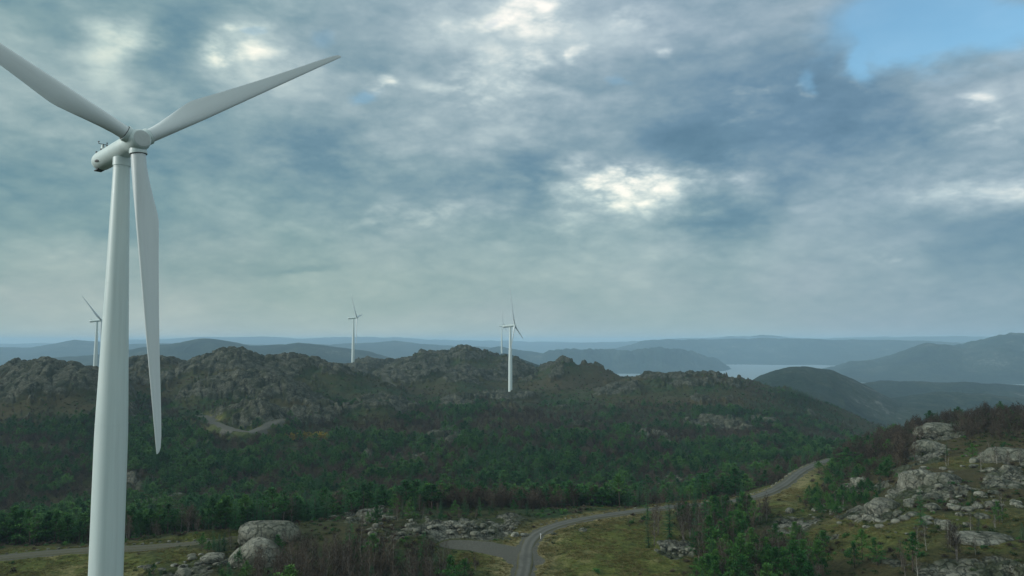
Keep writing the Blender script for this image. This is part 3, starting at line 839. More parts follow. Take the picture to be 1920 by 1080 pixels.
def make_turbine():
    """origin at the tower foot; the rotor axis points to +x before the yaw is applied"""
    root = empty('wind_turbine')
    tw = MB(); top = HUBH - 1.9
    tw.lathe([(0, 2.38), (10, 2.36), (20, 2.33), (30, 2.30), (36, 2.275), (40, 2.18), (59, 1.63), (top - .9, 1.165), (top - .85, 1.165)], 64)
    t = tw.build('tower', M['white'], root, angle=50)
    for zf, rf in ((.02, 2.5), (37.6, 2.262), (59, 1.645)):
        fl = MB(); fl.lathe([(zf, rf - .04), (zf + .01, rf), (zf + .13, rf), (zf + .14, rf - .05)], 64); fl.build('flange', M['white'], t)
    c = MB(); c.lathe([(top - .95, 1.16), (top - .94, 1.20), (top - .80, 1.20), (top - .79, 1.14), (top - .72, 1.14), (top - .71, 1.26), (top + .1, 1.27), (top + .55, 1.27)], 48)
    c.build('yaw_collar', M['white'], root)
    b = MB(); b.lathe([(0.0, 3.6), (.35, 3.6), (.4, 3.45), (.42, 2.4)], 48); b.build('foundation', M['conc'], root)
    d = MB(); d.box((-2.35, 0, 3.2), (.1, .5, 1.1)); dd = d.build('door', M['grey'], root, False)
    st = MB()
    for i in range(8): st.box((-2.7 - .28 * i, 0, 2.0 - .2 * i), (.16, .55, .03))
    st.box((-3.6, .58, 1.7), (1.1, .03, .03)); st.box((-3.6, -.58, 1.7), (1.1, .03, .03)); st.build('steps', M['grey'], root, False)
    # nacelle and rotor live on a tilted axis through (0,0,HUBH)
    def tp(x, yv, z):
        cz, sz = math.cos(TILT), math.sin(TILT)
        return (x * cz - z * sz, yv, HUBH + x * sz + z * cz)
    n = MB(); prof = [(-9.35, .02), (-9.3, .35), (-9.15, .72), (-8.85, 1.05), (-8.4, 1.3), (-7.9, 1.44), (-7.3, 1.5), (-4, 1.53), (-1.5, 1.55), (1.5, 1.55), (2.6, 1.52), (3.25, 1.47), (3.3, 1.40)]
    n.lathe(prof, 48, 'x'); n.v = [tp(*v) for v in n.v]; nac = n.build('nacelle', M['white'], root, angle=35)
    h = MB()
    for (x, a) in ((-7.2, .9), (-5.4, .9), (-3.2, .9), (-7.0, 2.4)):
        h = MB(); h.box((x, -1.56 * math.cos(a), 1.56 * math.sin(a)), (.10, .10, .16)); h.v = [tp(*v) for v in h.v]; h.build('lifting_lug', M['dark'], nac, False)
    for x, a in ((-6.2, -.35), (-5.75, -.42)):
        h = MB(); h.box((x, -1.5 * math.cos(a), 1.5 * math.sin(a)), (.34, .09, .13)); h.v = [tp(*v) for v in h.v]; h.build('vent', M['dark'], nac, False)
    h = MB(); h.box((-8.0, -.2, -1.42), (.75, .55, .08)); h.v = [tp(*v) for v in h.v]
    h.build('hatch', M['dark'], nac, False)
    mast = MB(); mast.add([(-7.9, .25, 1.4), (-6.7, .25, 1.4), (-7.0, .18, 3.2), (-7.35, .18, 3.2), (-7.9, -.25, 1.4), (-6.7, -.25, 1.4), (-7.0, -.18, 3.2), (-7.35, -.18, 3.2)],
                          [(0, 1, 2, 3), (7, 6, 5, 4), (0, 3, 7, 4), (1, 5, 6, 2), (3, 2, 6, 7)])
    mast.v = [tp(-7.3 + (a + 7.3) * .8, b, 1.45 + (c - 1.45) * .72) for a, b, c in mast.v]; mast.build('sensor_mast', M['white'], nac, False)
    s = MB(); s.tube([(-7.15, -.9, 3.3), (-7.15, .9, 3.3)], .07, 6); s.tube([(-7.15, -.85, 3.3), (-7.15, -.85, 3.72)], .06, 6); s.tube([(-7.15, .85, 3.3), (-7.15, .85, 3.72)], .06, 6)
    s.box((-7.15, -.85, 3.75), (.2, .1, .07)); s.box((-7.15, .85, 3.75), (.14, .14, .06)); s.tube([(-6.5, 0, 1.4), (-6.9, 0, 3.3)], .07, 6)
    s.v = [tp(-7.3 + (a + 7.3) * .8, b * .75, 1.45 + (c - 1.45) * .72) for a, b, c in s.v]; s.build('wind_sensor', M['dark'], nac, False)
    r = MB(); r.tube([(2.6, 0, 1.4), (2.6, 0, 2.5)], .04, 6); r.box((2.6, 0, 2.52), (.1, .1, .06)); r.v = [tp(*v) for v in r.v]; r.build('aerial', M['dark'], nac, False)
    hb = MB(); HX = 5.2
    hb.lathe([(HX - 1.9, 1.38), (HX - 1.85, 1.50), (HX - .9, 1.66), (HX, 1.72), (HX + .7, 1.66), (HX + 1.25, 1.52), (HX + 1.5, 1.38), (HX + 1.6, 1.25)], 48, 'x')
    hb.v = [tp(*v) for v in hb.v]; hub = hb.build('hub', M['white'], root, angle=30)
    dk = MB(); dk.lathe([(HX + 1.60, 1.24), (HX + 1.635, 1.22), (HX + 1.66, 1.1), (HX + 1.70, .6), (HX + 1.71, .02)], 40, 'x'); dk.v = [tp(*v) for v in dk.v]
    dk.build('nose_cap', M['disc'], hub, angle=30)
    bm = blade_mesh()
    rotor = []
    for k in range(3):
        bo = new_mesh('blade', bm.v, bm.f, M['blade']) if k == 0 else bo0.copy()
        if k == 0: bo0 = bo; bo.data.set_sharp_from_angle(angle=math.radians(50))
        else: col0.objects.link(bo)
        bo.parent = root; rotor.append(bo)
        cm = MB(); cm.lathe([(1.15, 1.19), (1.62, 1.21), (1.64, 1.26), (2.02, 1.26), (2.04, 1.14)], 36, 'x')
        sm = MB(); sm.lathe([(2.02, 1.10), (2.03, 1.17), (2.09, 1.17), (2.10, 1.05)], 36, 'x')
        if k == 0:
            co0 = cm.build('blade_collar', M['white'], bo, angle=30); se0 = sm.build('blade_seal', M['dark'], bo, angle=30)
        else:
            for src in (co0, se0):
                q = src.copy(); col0.objects.link(q); q.parent = bo
    return root


def set_rotor(root, phi):
    """turn the three blades about the tilted rotor axis; phi is the first blade's angle"""
    HX = 5.2
    ax = Vector((math.cos(TILT), 0, math.sin(TILT))); C = Vector((HX * math.cos(TILT), 0, HUBH + HX * math.sin(TILT)))
    t = Vector((0, 1, 0)); nn = Vector((-math.sin(TILT), 0, math.cos(TILT)))
    bl = [o for o in root.children if o.name.startswith('blade')]
    for k, o in enumerate(bl):
        a = phi + k * 2 * math.pi / 3
        d = t * math.cos(a) + nn * math.sin(a)             # along the blade
        lead = t * math.sin(a) - nn * math.cos(a)          # towards the leading edge: the rotor turns clockwise seen from the front
        up = d.cross(lead)
        m = Matrix((d, lead, up)).transposed().to_4x4()
        off = d * 0.0
        m.translation = C + off
        o.matrix_local = m


def copy_tree(o, parent=None):
    c = o.copy(); col0.objects.link(c); c.parent = parent; c.matrix_local = o.matrix_local.copy()
    for ch in list(o.children): copy_tree(ch, c)
    return c


proto = make_turbine()
TLOG = []
# hub centre, yaw of the axis, blade angle
HC = np.array([-56.83, 109.75, 30.29])
TURB = [  # hub px, hub py, distance of the tower, yaw (0 = axis towards the camera, + = towards the right), blade angle
    (None, None, None, .883, .589, 'nearest and largest white wind turbine, its tower filling the left of the view'),
    (190, 600, 905, 1.567, math.radians(144), 'distant wind turbine half hidden behind the large tower, one blade raised to the left'),
    (669, 596, 1195, 1.56, math.radians(128), 'distant wind turbine standing on the rocky ridge crest beside a pale track'),
    (944, 611, 2150, 1.36, math.radians(98), 'farthest and faintest wind turbine, its foot hidden behind the ridge'),
    (965, 611, 862, 1.36, math.radians(101), 'white wind turbine seen whole on a low rocky knoll above the forest'),
]
for i, (hx, hy, D, yaw, phi, lab) in enumerate(TURB):
    o = proto if i == 0 else copy_tree(proto)
    a = np.array([math.sin(yaw), -math.cos(yaw), 0])
    if i == 0:
        foot = HC - a * 5.2 * math.cos(TILT); foot[2] = HC[2] - 5.2 * math.sin(TILT) - HUBH
    else:
        H = place(hx, hy, D); foot = H - a * 5.2; foot[2] = H[2] - HUBH
        gz = land(np.array([foot[0]]), np.array([foot[1]]))[0][0]
        print('TURB', i, 'foot', foot.round(1), 'ground', round(float(gz), 1))
        foot[2] = min(foot[2], gz + .1) if i != 3 else foot[2]
        TLOG.append((i, foot.round(1).tolist(), round(float(gz), 1)))
    o.location = foot; o.rotation_euler = (0, 0, yaw - math.pi / 2)
    tag(o, lab, 'wind turbine', 'white wind turbines on the hills')
    bpy.context.view_layer.update()
    set_rotor(o, phi)
# <<TREES>>
# ------------------------------------------------------------------ plants: one mesh for trunk and one for crown of each variant
def tri_mb(): return MB()


def spray(mb, p, dirv, L, w, droop=.25, nrm=None):
    """a flat tapering frond: four small faces"""
    d = dirv / (np.linalg.norm(dirv) + 1e-9)
    s = np.cross(d, [0, 0, 1.0]); s /= np.linalg.norm(s) + 1e-9
    a = p; b = p + d * L * .5 + np.array([0, 0, -droop * L * .2]); c = p + d * L + np.array([0, 0, -droop * L * .6])
    mb.add([a, b + s * w, c, b - s * w], [(0, 1, 2), (0, 2, 3)])


def make_spruce(seed, H=9.0, spread=.23, loose=0.0):
    R = np.random.default_rng(seed)
    tr = MB(); tr.tube([(0, 0, -.6), (0, 0, .3), (.05, 0, H * .5), (.02, .03, H * .97)], [.19, .16, .09, .015], 7)
    cr = MB(); nw = int(H * 1.9)
    lean = R.uniform(-.03, .03, 2)
    for i in range(nw):
        f = i / nw; z = H * (.08 + .90 * f); Lb = H * spread * (1 - f) ** .85 * (1 if f > .1 else .75) + .12
        nb = int(8 - 3 * f)
        for k in range(nb):
            if R.random() < .10 + loose: continue
            a = 2 * math.pi * (k + R.random() * .8) / nb + i * 1.3
            L = Lb * R.uniform(.65, 1.2)
            dv = np.array([math.cos(a), math.sin(a), R.uniform(-.35, .05) + .5 * f])
            base = np.array([lean[0] * z, lean[1] * z, z + R.uniform(-.12, .12)])
            nseg = max(2, int(L / .42))
            for s in range(nseg):
                t = (s + .3) / nseg; p = base + dv * L * t + np.array([0, 0, -.18 * L * t * t])
                side = np.cross(dv, [0, 0, 1.0]); side /= np.linalg.norm(side)
                ww = .55 * (1.15 - t) * (.6 + .4 * L / (Lb + .1))
                for sg in (-1, 1):
                    spray(cr, p, dv * .7 + side * sg * R.uniform(.5, 1.1) + np.array([0, 0, R.uniform(-.35, .1)]), ww * R.uniform(.8, 1.5), .13 * R.uniform(.8, 1.5))
            spray(cr, base + dv * L * .75, dv, L * .4, .13)
    spray(cr, np.array([lean[0] * H, lean[1] * H, H * .96]), np.array([0.05, 0, 1.0]), H * .07, .08, 0)
    return tr, cr


def make_pine(seed, H=8.5, bare=.35, wide=1.0):
    R = np.random.default_rng(seed)
    bx_, by_ = R.uniform(-.5, .5, 2)
    P = lambda f: np.array([bx_ * f * f, by_ * f * f, H * f])
    tr = MB(); tr.tube([P(0) - [0, 0, .6], P(.15), P(.5), P(.8), P(.97)], [.2, .16, .12, .07, .02], 7)
    cr = MB(); n = 22
    for i in range(n):
        f = bare + (1 - bare) * (i + R.random()) / n * .98
        a = i * 2.4 + R.uniform(-.5, .5); prof = math.sin(min(1, (f - bare) / (1 - bare) * 1.15 + .22) * math.pi) ** .7
        L = wide * H * .23 * prof * R.uniform(.6, 1.25) + .3
        dv = np.array([math.cos(a), math.sin(a), R.uniform(.1, .5)])
        b = P(f); e = b + dv * L
        tr.tube([b, b + dv * L * .55, e], [.05, .035, .012], 3, False)
        for t in ((.45, .8, 1.05) if L > 1 else (.7, 1.0)):
            c = b + dv * L * t + R.normal(0, .12, 3)
            rad = R.uniform(.42, .78)
            for q in range(18):
                o = R.normal(0, 1, 3); o /= np.linalg.norm(o); o *= rad * R.random() ** .4 * np.array([1.15, 1.15, .6])
                dd = o + np.array([0, 0, .35]); spray(cr, c + o, dd, R.uniform(.26, .5), R.uniform(.09, .16), -.2)
    return tr, cr


def make_birch(seed, H=7.5, stems=1, spread=.24, dens=1.0, tw=1.0):
    R = np.random.default_rng(seed)
    tr = MB(); cr = MB()
    for s_ in range(stems):
        off = R.uniform(-.45, .45, 2) * (stems > 1); ln = R.uniform(-.9, .9, 2) * (.5 + .5 * (stems > 1)); Hs = H * R.uniform(.8, 1.05)
        wob = R.uniform(-.25, .25, (5, 2))
        def P(f):
            i = min(3, int(f * 4)); w_ = wob[i] + (wob[i + 1] - wob[i]) * (f * 4 - i)
            return np.array([off[0] + ln[0] * f + w_[0] * f, off[1] + ln[1] * f + w_[1] * f, Hs * f])
        tr.tube([P(0) - [0, 0, .5], P(.1), P(.3), P(.5), P(.75), P(.98)], [.13, .10, .085, .065, .035, .01], 6)
        nl = int(17 * dens / (1 + .25 * (stems - 1)))
        for i in range(nl):
            f = (.22 if tw < 1.5 else .14) + (.76 if tw < 1.5 else .84) * (i + R.random()) / nl; a = i * 2.4 + R.uniform(-.6, .6)
            L = Hs * spread * R.uniform(.7, 1.2) * (1.1 - .65 * f)
            dv = np.array([math.cos(a), math.sin(a), R.uniform(.7, 1.4)]); dv /= np.linalg.norm(dv)
            b = P(f); tr.tube([b, b + dv * L * .6, b + dv * L + [0, 0, .1 * L]], [.035, .022, .01], 3, False)
            for j in range(8):
                t = R.uniform(.25, 1.0); p = b + dv * L * t
                d2 = dv * .6 + R.normal(0, .55, 3) + [0, 0, .25]; d2 /= np.linalg.norm(d2); L2 = L * R.uniform(.3, .55)
                spray(cr, p, d2, L2, .026 * tw, 0)
                for q in range(5):
                    d3 = d2 * .7 + R.normal(0, .5, 3); spray(cr, p + d2 * L2 * R.uniform(.2, 1), d3, L2 * R.uniform(.4, .75), .019 * tw, .2)
    return tr, cr


def make_bush(seed, r=.9, h=.7, n=150, leaf=.17):
    R = np.random.default_rng(seed); cr = MB()
    lob = [(R.uniform(-.5, .5) * r, R.uniform(-.5, .5) * r, R.uniform(.5, 1)) for _ in range(5)]
    for i in range(n):
        lx, ly, lr = lob[i % 5]
        o = R.normal(0, 1, 3); o /= np.linalg.norm(o); o[2] = abs(o[2])
        p = np.array([lx, ly, 0]) + o * np.array([r * .55, r * .55, h]) * lr * R.random() ** .3
        spray(cr, p, o + R.normal(0, .4, 3) + [0, 0, .3], leaf * R.uniform(.8, 1.8), leaf * .4, 0)
    return cr


def make_tuft(seed):
    R = np.random.default_rng(seed); cr = MB()
    for i in range(26):
        a = R.uniform(0, 6.28); r = R.uniform(0, .35); p = np.array([math.cos(a) * r, math.sin(a) * r, -.02])
        spray(cr, p, np.array([math.cos(a) * .6, math.sin(a) * .6, R.uniform(.6, 1.6)]), R.uniform(.2, .5), .022, .5)
    return cr


def mesh_of(mb, name, mat, smooth=False):
    o = new_mesh(name, mb.v, mb.f, mat, None, smooth); me = o.data; bpy.data.objects.remove(o); me.name = name
    return me


VAR = {'spruce_tree': [], 'pine_tree': [], 'birch_tree': []}
for sd, H, sp, lo in ((1, 9, .22, 0), (2, 10, .19, .08), (3, 8, .26, .02), (4, 9.5, .2, .15)):
    t, c = make_spruce(sd, H, sp, lo); VAR['spruce_tree'].append((mesh_of(t, 'trunk', M['bark'], True), mesh_of(c, 'crown', M['spruce']), H))
for sd, H, ba, wi in ((11, 8, .30, 1.15), (12, 9, .42, 1.0), (13, 7, .18, 1.3), (14, 8.5, .25, 1.2), (15, 7.5, .10, 1.25)):
    t, c = make_pine(sd, H, ba, wi); VAR['pine_tree'].append((mesh_of(t, 'trunk', M['bark'], True), mesh_of(c, 'crown', M['pine']), H))
for sd, H, st, sp in ((21, 8, 1, .24), (22, 7.5, 2, .22), (23, 8.5, 1, .2), (24, 7, 3, .24), (25, 8, 2, .26)):
    t, c = make_birch(sd, H, st, sp + .03, 1.35, 1.7); VAR['birch_tree'].append((mesh_of(t, 'trunk', M['pale'], True), mesh_of(c, 'crown', M['twig']), H))

FARV = {'birch_tree': [], 'pine_tree': VAR['pine_tree'], 'spruce_tree': VAR['spruce_tree']}
for sd, H, st, sp in ((31, 7.5, 1, .30), (32, 7, 2, .30), (33, 8, 1, .26), (34, 6.5, 3, .30)):
    t, c = make_birch(sd, H, st, sp, 1.15, 2.6); FARV['birch_tree'].append((mesh_of(t, 'trunk', M['bark'], True), mesh_of(c, 'crown', M['twig']), H))

WHITEB = []
for sd, H, st, sp in ((41, 7.5, 1, .22), (42, 6.5, 2, .2), (43, 8, 1, .2)):
    t, c = make_birch(sd, H, st, sp + .03, 1.2, 1.5); WHITEB.append((mesh_of(t, 'trunk', M['whitebark'], True), mesh_of(c, 'crown', M['twig']), H))

# ------------------------------------------------------------------ where trees stand
CL = [  # px, py of the ground, rx, ry, dmin, dmax, density, (birch, pine, spruce) shares, height factor
    (690, 1105, 190, 55, 125, 186, 1.0, (.93, .02, .05), .80), (560, 1060, 70, 30, 140, 190, .8, (.9, .05, .05), .62), (860, 1090, 60, 40, 130, 170, .6, (.9, .1, 0), .55), (655, 1035, 26, 14, 150, 200, .7, (0, .2, .8), .7),
    (440, 1075, 40, 22, 130, 180, 1.0, (.1, .55, .35), .42), (405, 1035, 40, 12, 160, 200, .8, (.1, .5, .4), .5), (300, 1085, 50, 14, 130, 165, .5, (.2, .4, .4), .38),
    (1255, 1005, 75, 36, 160, 212, .9, (.55, .1, .35), .88), (1340, 975, 90, 22, 170, 215, .9, (.35, .5, .15), .72), (1430, 1100, 115, 62, 110, 172, 1.0, (.36, .56, .08), .68), (1370, 1050, 60, 30, 140, 185, .8, (.4, .5, .1), .8),
    (1500, 1050, 50, 30, 130, 180, .7, (.6, .35, .05), .7), (1640, 1030, 120, 40, 130, 180, .36, (.7, .25, .05), .62), (1760, 1040, 150, 50, 125, 175, .24, (.9, .08, .02), .68), (1880, 1010, 60, 40, 130, 180, .4, (.6, .2, .2), .6),
    (1575, 935, 60, 36, 185, 262, 1.4, (.10, .85, .05), .36), (1610, 890, 80, 22, 225, 300, .9, (.35, .6, .05), .45), (1600, 862, 90, 16, 250, 340, .8, (.8, .15, .05), .85), (1680, 855, 60, 16, 230, 330, .6, (.85, .1, .05), .8),
    (1800, 870, 100, 16, 190, 270, .35, (.7, .1, .2), .6), (1860, 800, 100, 24, 230, 400, .75, (.93, .04, .03), .55), (1780, 792, 90, 16, 260, 400, .7, (.93, .03, .04), .55), (1700, 812, 60, 18, 260, 400, .8, (.9, .06, .04), .62), (1640, 835, 60, 16, 270, 400, .8, (.88, .1, .02), .75),
    (1700, 945, 160, 30, 165, 215, .10, (.5, .3, .2), .45), (1440, 965, 60, 16, 185, 215, .25, (.6, .4, 0), .45), (820, 960, 160, 16, 196, 225, .35, (.4, .3, .3), .5), (720, 985, 60, 14, 186, 205, .4, (.3, .3, .4), .5)]


def scatter():
    # jittered points over the land in front
    pts = []
    for (d0, d1, sp) in ((105, 262, 2.5), (262, 560, 3.5), (560, 900, 4.6), (900, 1500, 7.0)):
        xm = d1 * 1.0
        gx, gy = np.meshgrid(np.arange(-xm, xm, sp), np.arange(d0, d1, sp))
        gx = gx.ravel() + rng.uniform(-.5, .5, gx.size) * sp; gy = gy.ravel() + rng.uniform(-.5, .5, gy.size) * sp
        m = (gx > -gy * .86) & (gx < gy * .98) & (gy >= d0) & (gy < d1)
        pts.append(np.stack([gx[m], gy[m]], 1))
    P = np.concatenate(pts); x, y = P.T
    z, rock, grass, gravel, top = land(x, y)
    u, d = ud(x, y); px, py = pix(x, y, z)
    n1 = fbm(x / 45, y / 45, 3, 301); n2 = fbm(x / 14, y / 14, 3, 311); n3 = fbm(x / 120, y / 120, 2, 321)
    sh = np.zeros((len(x), 3)); dens = np.zeros(len(x)); hf = np.ones(len(x))
    # the wood beyond the roads
    hill = ss(u, .36, .46) * (1 - ss(d, 380, 460))                    # open rocky slope on the right
    lim = np.interp(px, [-100, 430, 520, 640, 900, 1150, 1200, 1300, 1420, 1500, 1540, 2200], [186, 190, 196, 206, 214, 228, 232, 246, 262, 285, 330, 400])
    wood = ss(d, lim, lim + 10) * (1 - hill) * (1 - ss(d, 1380, 1500))
    wood *= 1 - .90 * ss(top, .20, .50) * ss(d, 480, 560) * (1 - ss(u, .12, .2))
    wood *= 1 - .75 * ss(d, 700, 820) * (1 - ss(u, .1, .18))
    clear_ = ellip(px, py, d, [(320, 960, 60, 30, 260, 400, 1.0), (455, 800, 70, 24, 480, 620, 1.0), (960, 748, 60, 12, 760, 900, 1.0), (240, 940, 60, 30, 280, 380, .7), (575, 830, 44, 22, 380, 700, 1.0), (1450, 915, 60, 20, 215, 275, 1.0)])
    wood *= 1 - .9 * clear_
    dens = wood * np.clip(.80 + .5 * n2, .12, 1)
    con = np.clip(.46 + 1.5 * n1 + .7 * n2 + .5 * n3 + .22 * ss(-u, .2, .5) - .26 * ss(d, 470, 640) * (1 - ss(-u, .1, .3)) + .15 * (1 - ss(d, 250, 330)) + .3 * ss(u, .26, .4) * ss(d, 500, 700), .04, .96)
    spr = np.clip(.20 + .7 * fbm(x / 50, y / 50, 2, 331), .05, .85)
    sh[:, 0] = 1 - con; sh[:, 1] = con * (1 - spr); sh[:, 2] = con * spr
    hf = np.clip(.80 + .3 * n1, .5, 1.05) * (1 - .30 * ss(d, 600, 800)) * (1 - .60 * ss(top, .1, .4))
    hf *= 1 - .45 * ss(u, .36, .46) * (1 - ss(d, 480, 560))
    # dark conifer stand on the crest at the right
    crest = ellip(px, py, d, [(1490, 748, 55, 20, 600, 1000, 1.2), (1380, 722, 30, 8, 650, 1000, .5), (1275, 718, 18, 7, 700, 1000, .9), (1360, 785, 50, 24, 480, 800, .7), (1430, 745, 30, 14, 650, 950, .7)])
    dens = np.maximum(dens, np.clip(crest * 1.3, 0, 1)); sh = sh * (1 - np.clip(crest, 0, 1))[:, None] + np.array([0.02, .1, .88]) * np.clip(crest, 0, 1)[:, None]
    hf = hf * (1 - .0 * crest) + crest * .35
    for cx, cy, rx, ry, d0, d1, s, shr, h_ in CL:
        w_ = ellip(px, py, d, [(cx, cy, rx, ry, d0, d1, 1.0)])
        wb = ss(w_, .25, .55); better = wb * s > dens
        dens = np.where(better, wb * s * np.clip(.85 + .4 * n2, .3, 1.2), dens)
        sh[better] = shr; hf = np.where(better, h_ * (1 + .25 * n2), hf)
    dens *= (1 - ss(rock, .25, .6) * np.where(d < 450, .93, .97)) * (1 - ss(gravel, .05, .2)) * (1 - ss(grass, .35, .8) * .93)
    for nm, (Pp, w_) in ROADP.items():
        dist, _ = nearest(Pp, x, y, w_ + 6); dens *= ss(dist, w_ / 2 + 2.2, w_ / 2 + 3.5)
    tx, ty = bpy.data.objects['wind_turbine'].location[:2]
    dens *= ss(np.hypot(x - tx, y - ty), 25, 32)
    keep = rng.random(len(x)) < dens * .86
    x, y, z, px, py, d, sh, hf = (a[keep] for a in (x, y, z, px, py, d, sh, hf))
    sh = np.cumsum(sh / sh.sum(1)[:, None], 1); q = rng.random(len(x))
    kind = np.where(q < sh[:, 0], 0, np.where(q < sh[:, 1], 1, 2))
    hs = hf * rng.uniform(.55, 1.28, len(x))
    return x, y, z - .1, px, py, d, kind, hs


TX, TY, TZ, TPX, TPY, TD, TK, TS = scatter()
print('trees', len(TX), [(TK == k).sum() for k in range(3)])
KN = ['birch_tree', 'pine_tree', 'spruce_tree']
LOOK = {'birch_tree': 'bare grey-brown birch', 'pine_tree': 'green pine', 'spruce_tree': 'dark conical spruce'}


def spot_name(px, py, d):
    if d < 195:
        if px < 520: return 'among the pale boulders beside the large turbine tower', 'around the pale boulders'
        if px < 960: return 'in the thicket left of the road fork', 'in the thicket by the road fork'
        if px < 1345: return 'in the grove at the right edge of the green meadow', 'in the grove by the meadow'
        if px < 1560: return 'in the dense green clump at the bottom between meadow and rocky slope', 'in the clump below the rocky slope'
        return 'on the open heath below the pale rocks at the lower right', 'on the heath below the rocks'
    if px > 1490:
        if d < 262: return 'in the low green scrub between the road bend and the pale rocks', 'in the scrub beside the pale rocks'
        return 'on the brow of the rocky slope at the right', 'on the brow of the rocky slope'
    if px < 200: return 'on the valley side left of the large turbine tower', 'in the valley left of the tower'
    if px < 620: return 'in the valley between the large turbine tower and the pale boulders', 'in the valley behind the boulders'
    if px < 1000: return 'behind the rocky bank beyond the road fork', 'behind the rocky road bank'
    return 'at the wood edge behind the far stretch of road', 'at the wood edge behind the road'


# the 300 nearest of each kind in view are trees of their own, the rest is one wood
single = np.zeros(len(TX), bool)
for k in range(3):
    toppy = TPY - TS * 8.5 * F / TD
    cand = np.nonzero((TK == k) & (TPX > -15) & (TPX < 1935) & (toppy < 1078))[0]
    cand = cand[np.argsort(TD[cand])][:300]
    single[cand] = True
for i in np.nonzero(single)[0]:
    nm = KN[TK[i]]; vv_ = (VAR if TD[i] < 235 else FARV)[nm]; vv_ = WHITEB if (TK[i] == 0 and TPX[i] > 1530 and TD[i] < 215 and rng.random() < .75) else vv_; v = vv_[int(rng.integers(len(vv_)))]
    r = empty(nm, (TX[i], TY[i], TZ[i]), rng.uniform(0, 6.28)); s = TS[i]; r.rotation_euler[0] = rng.uniform(-.09, .09); r.rotation_euler[1] = rng.uniform(-.09, .09)
    wd = rng.uniform(.88, 1.15); r.scale = (s * wd, s * wd, s)
    t = bpy.data.objects.new('trunk', v[0]); c = bpy.data.objects.new('crown', v[1])
    col0.objects.link(t); col0.objects.link(c); t.parent = r; c.parent = r
    a, g = spot_name(TPX[i], TPY[i], TD[i])
    tag(r, LOOK[nm] + ' ' + a, 'tree', {'birch_tree': 'bare birches ', 'pine_tree': 'pines ', 'spruce_tree': 'spruces '}[nm] + g)


def instancer(name, protos, P, rot, scl, idx, kindlabel='stuff'):
    """one stuff object whose points carry copies of a few plant meshes"""
    cn = bpy.data.collections.new(name + '_plants')
    for i, parts in enumerate(protos):
        if len(parts) == 1: o = bpy.data.objects.new('%s_%02d' % (name, i), parts[0])
        else:
            me = bpy.data.meshes.new('%s_%02d' % (name, i)); V = []; Fc = []; mi = []; mats = []
            for q, p_ in enumerate(parts):
                b = len(V); V += [tuple(v.co) for v in p_.vertices]; Fc += [tuple(b + k for k in f.vertices) for f in p_.polygons]; mi += [q] * len(p_.polygons); mats.append(p_.materials[0])
            me.from_pydata(V, [], Fc)
            for m_ in mats: me.materials.append(m_)
            me.polygons.foreach_set('material_index', mi); o = bpy.data.objects.new('%s_%02d' % (name, i), me)
        cn.objects.link(o)
    me = bpy.data.meshes.new(name); me.vertices.add(len(P)); me.vertices.foreach_set('co', np.asarray(P, dtype=np.float32).ravel())
    for nm, typ, arr, key in (('rot', 'FLOAT_VECTOR', rot, 'vector'), ('scl', 'FLOAT_VECTOR', scl, 'vector'), ('idx', 'INT', idx, 'value')):
        at = me.attributes.new(nm, typ, 'POINT'); at.data.foreach_set(key, np.ascontiguousarray(arr, dtype=np.int32 if typ == 'INT' else np.float32).ravel())
    o = bpy.data.objects.new(name, me); col0.objects.link(o)
    g = bpy.data.node_groups.new(name, 'GeometryNodeTree')
    g.interface.new_socket('Geometry', in_out='INPUT', socket_type='NodeSocketGeometry'); g.interface.new_socket('Geometry', in_out='OUTPUT', socket_type='NodeSocketGeometry')
    gi = g.nodes.new('NodeGroupInput'); go = g.nodes.new('NodeGroupOutput'); ip = g.nodes.new('GeometryNodeInstanceOnPoints'); ci = g.nodes.new('GeometryNodeCollectionInfo')
    ci.inputs['Collection'].default_value = cn; ci.inputs['Separate Children'].default_value = True; ci.inputs['Reset Children'].default_value = True
    def attr(nm, typ):
        a = g.nodes.new('GeometryNodeInputNamedAttribute'); a.data_type = typ; a.inputs[0].default_value = nm
        return [s_ for s_ in a.outputs if s_.enabled and s_.name == 'Attribute'][0]
    L = g.links.new
    L(gi.outputs[0], ip.inputs['Points']); L(ci.outputs[0], ip.inputs['Instance']); ip.inputs['Pick Instance'].default_value = True
    L(attr('idx', 'INT'), ip.inputs['Instance Index']); L(attr('rot', 'FLOAT_VECTOR'), ip.inputs['Rotation']); L(attr('scl', 'FLOAT_VECTOR'), ip.inputs['Scale'])
    L(ip.outputs[0], go.inputs[0])
    md = o.modifiers.new('scatter', 'NODES'); md.node_group = g
    tag(o, kind='stuff')
    return o


rest = np.nonzero(~single)[0]
protos = []; start = {}
for k, nm in enumerate(KN):
    start[k] = (len(protos), len(FARV[nm])); protos += [(v[0], v[1]) for v in FARV[nm]]
idx = np.array([start[TK[i]][0] + int(rng.integers(start[TK[i]][1])) for i in rest])
n = len(rest); rot = np.stack([rng.uniform(-.09, .09, n), rng.uniform(-.09, .09, n), rng.uniform(0, 6.28, n)], 1)
s = TS[rest]; wd = rng.uniform(1.05, 1.65, n) * (1 + .25 * ss(TD[rest], 450, 800))
instancer('forest', protos, np.stack([TX, TY, TZ], 1)[rest], rot, np.stack([s * wd, s * wd, s], 1), idx)

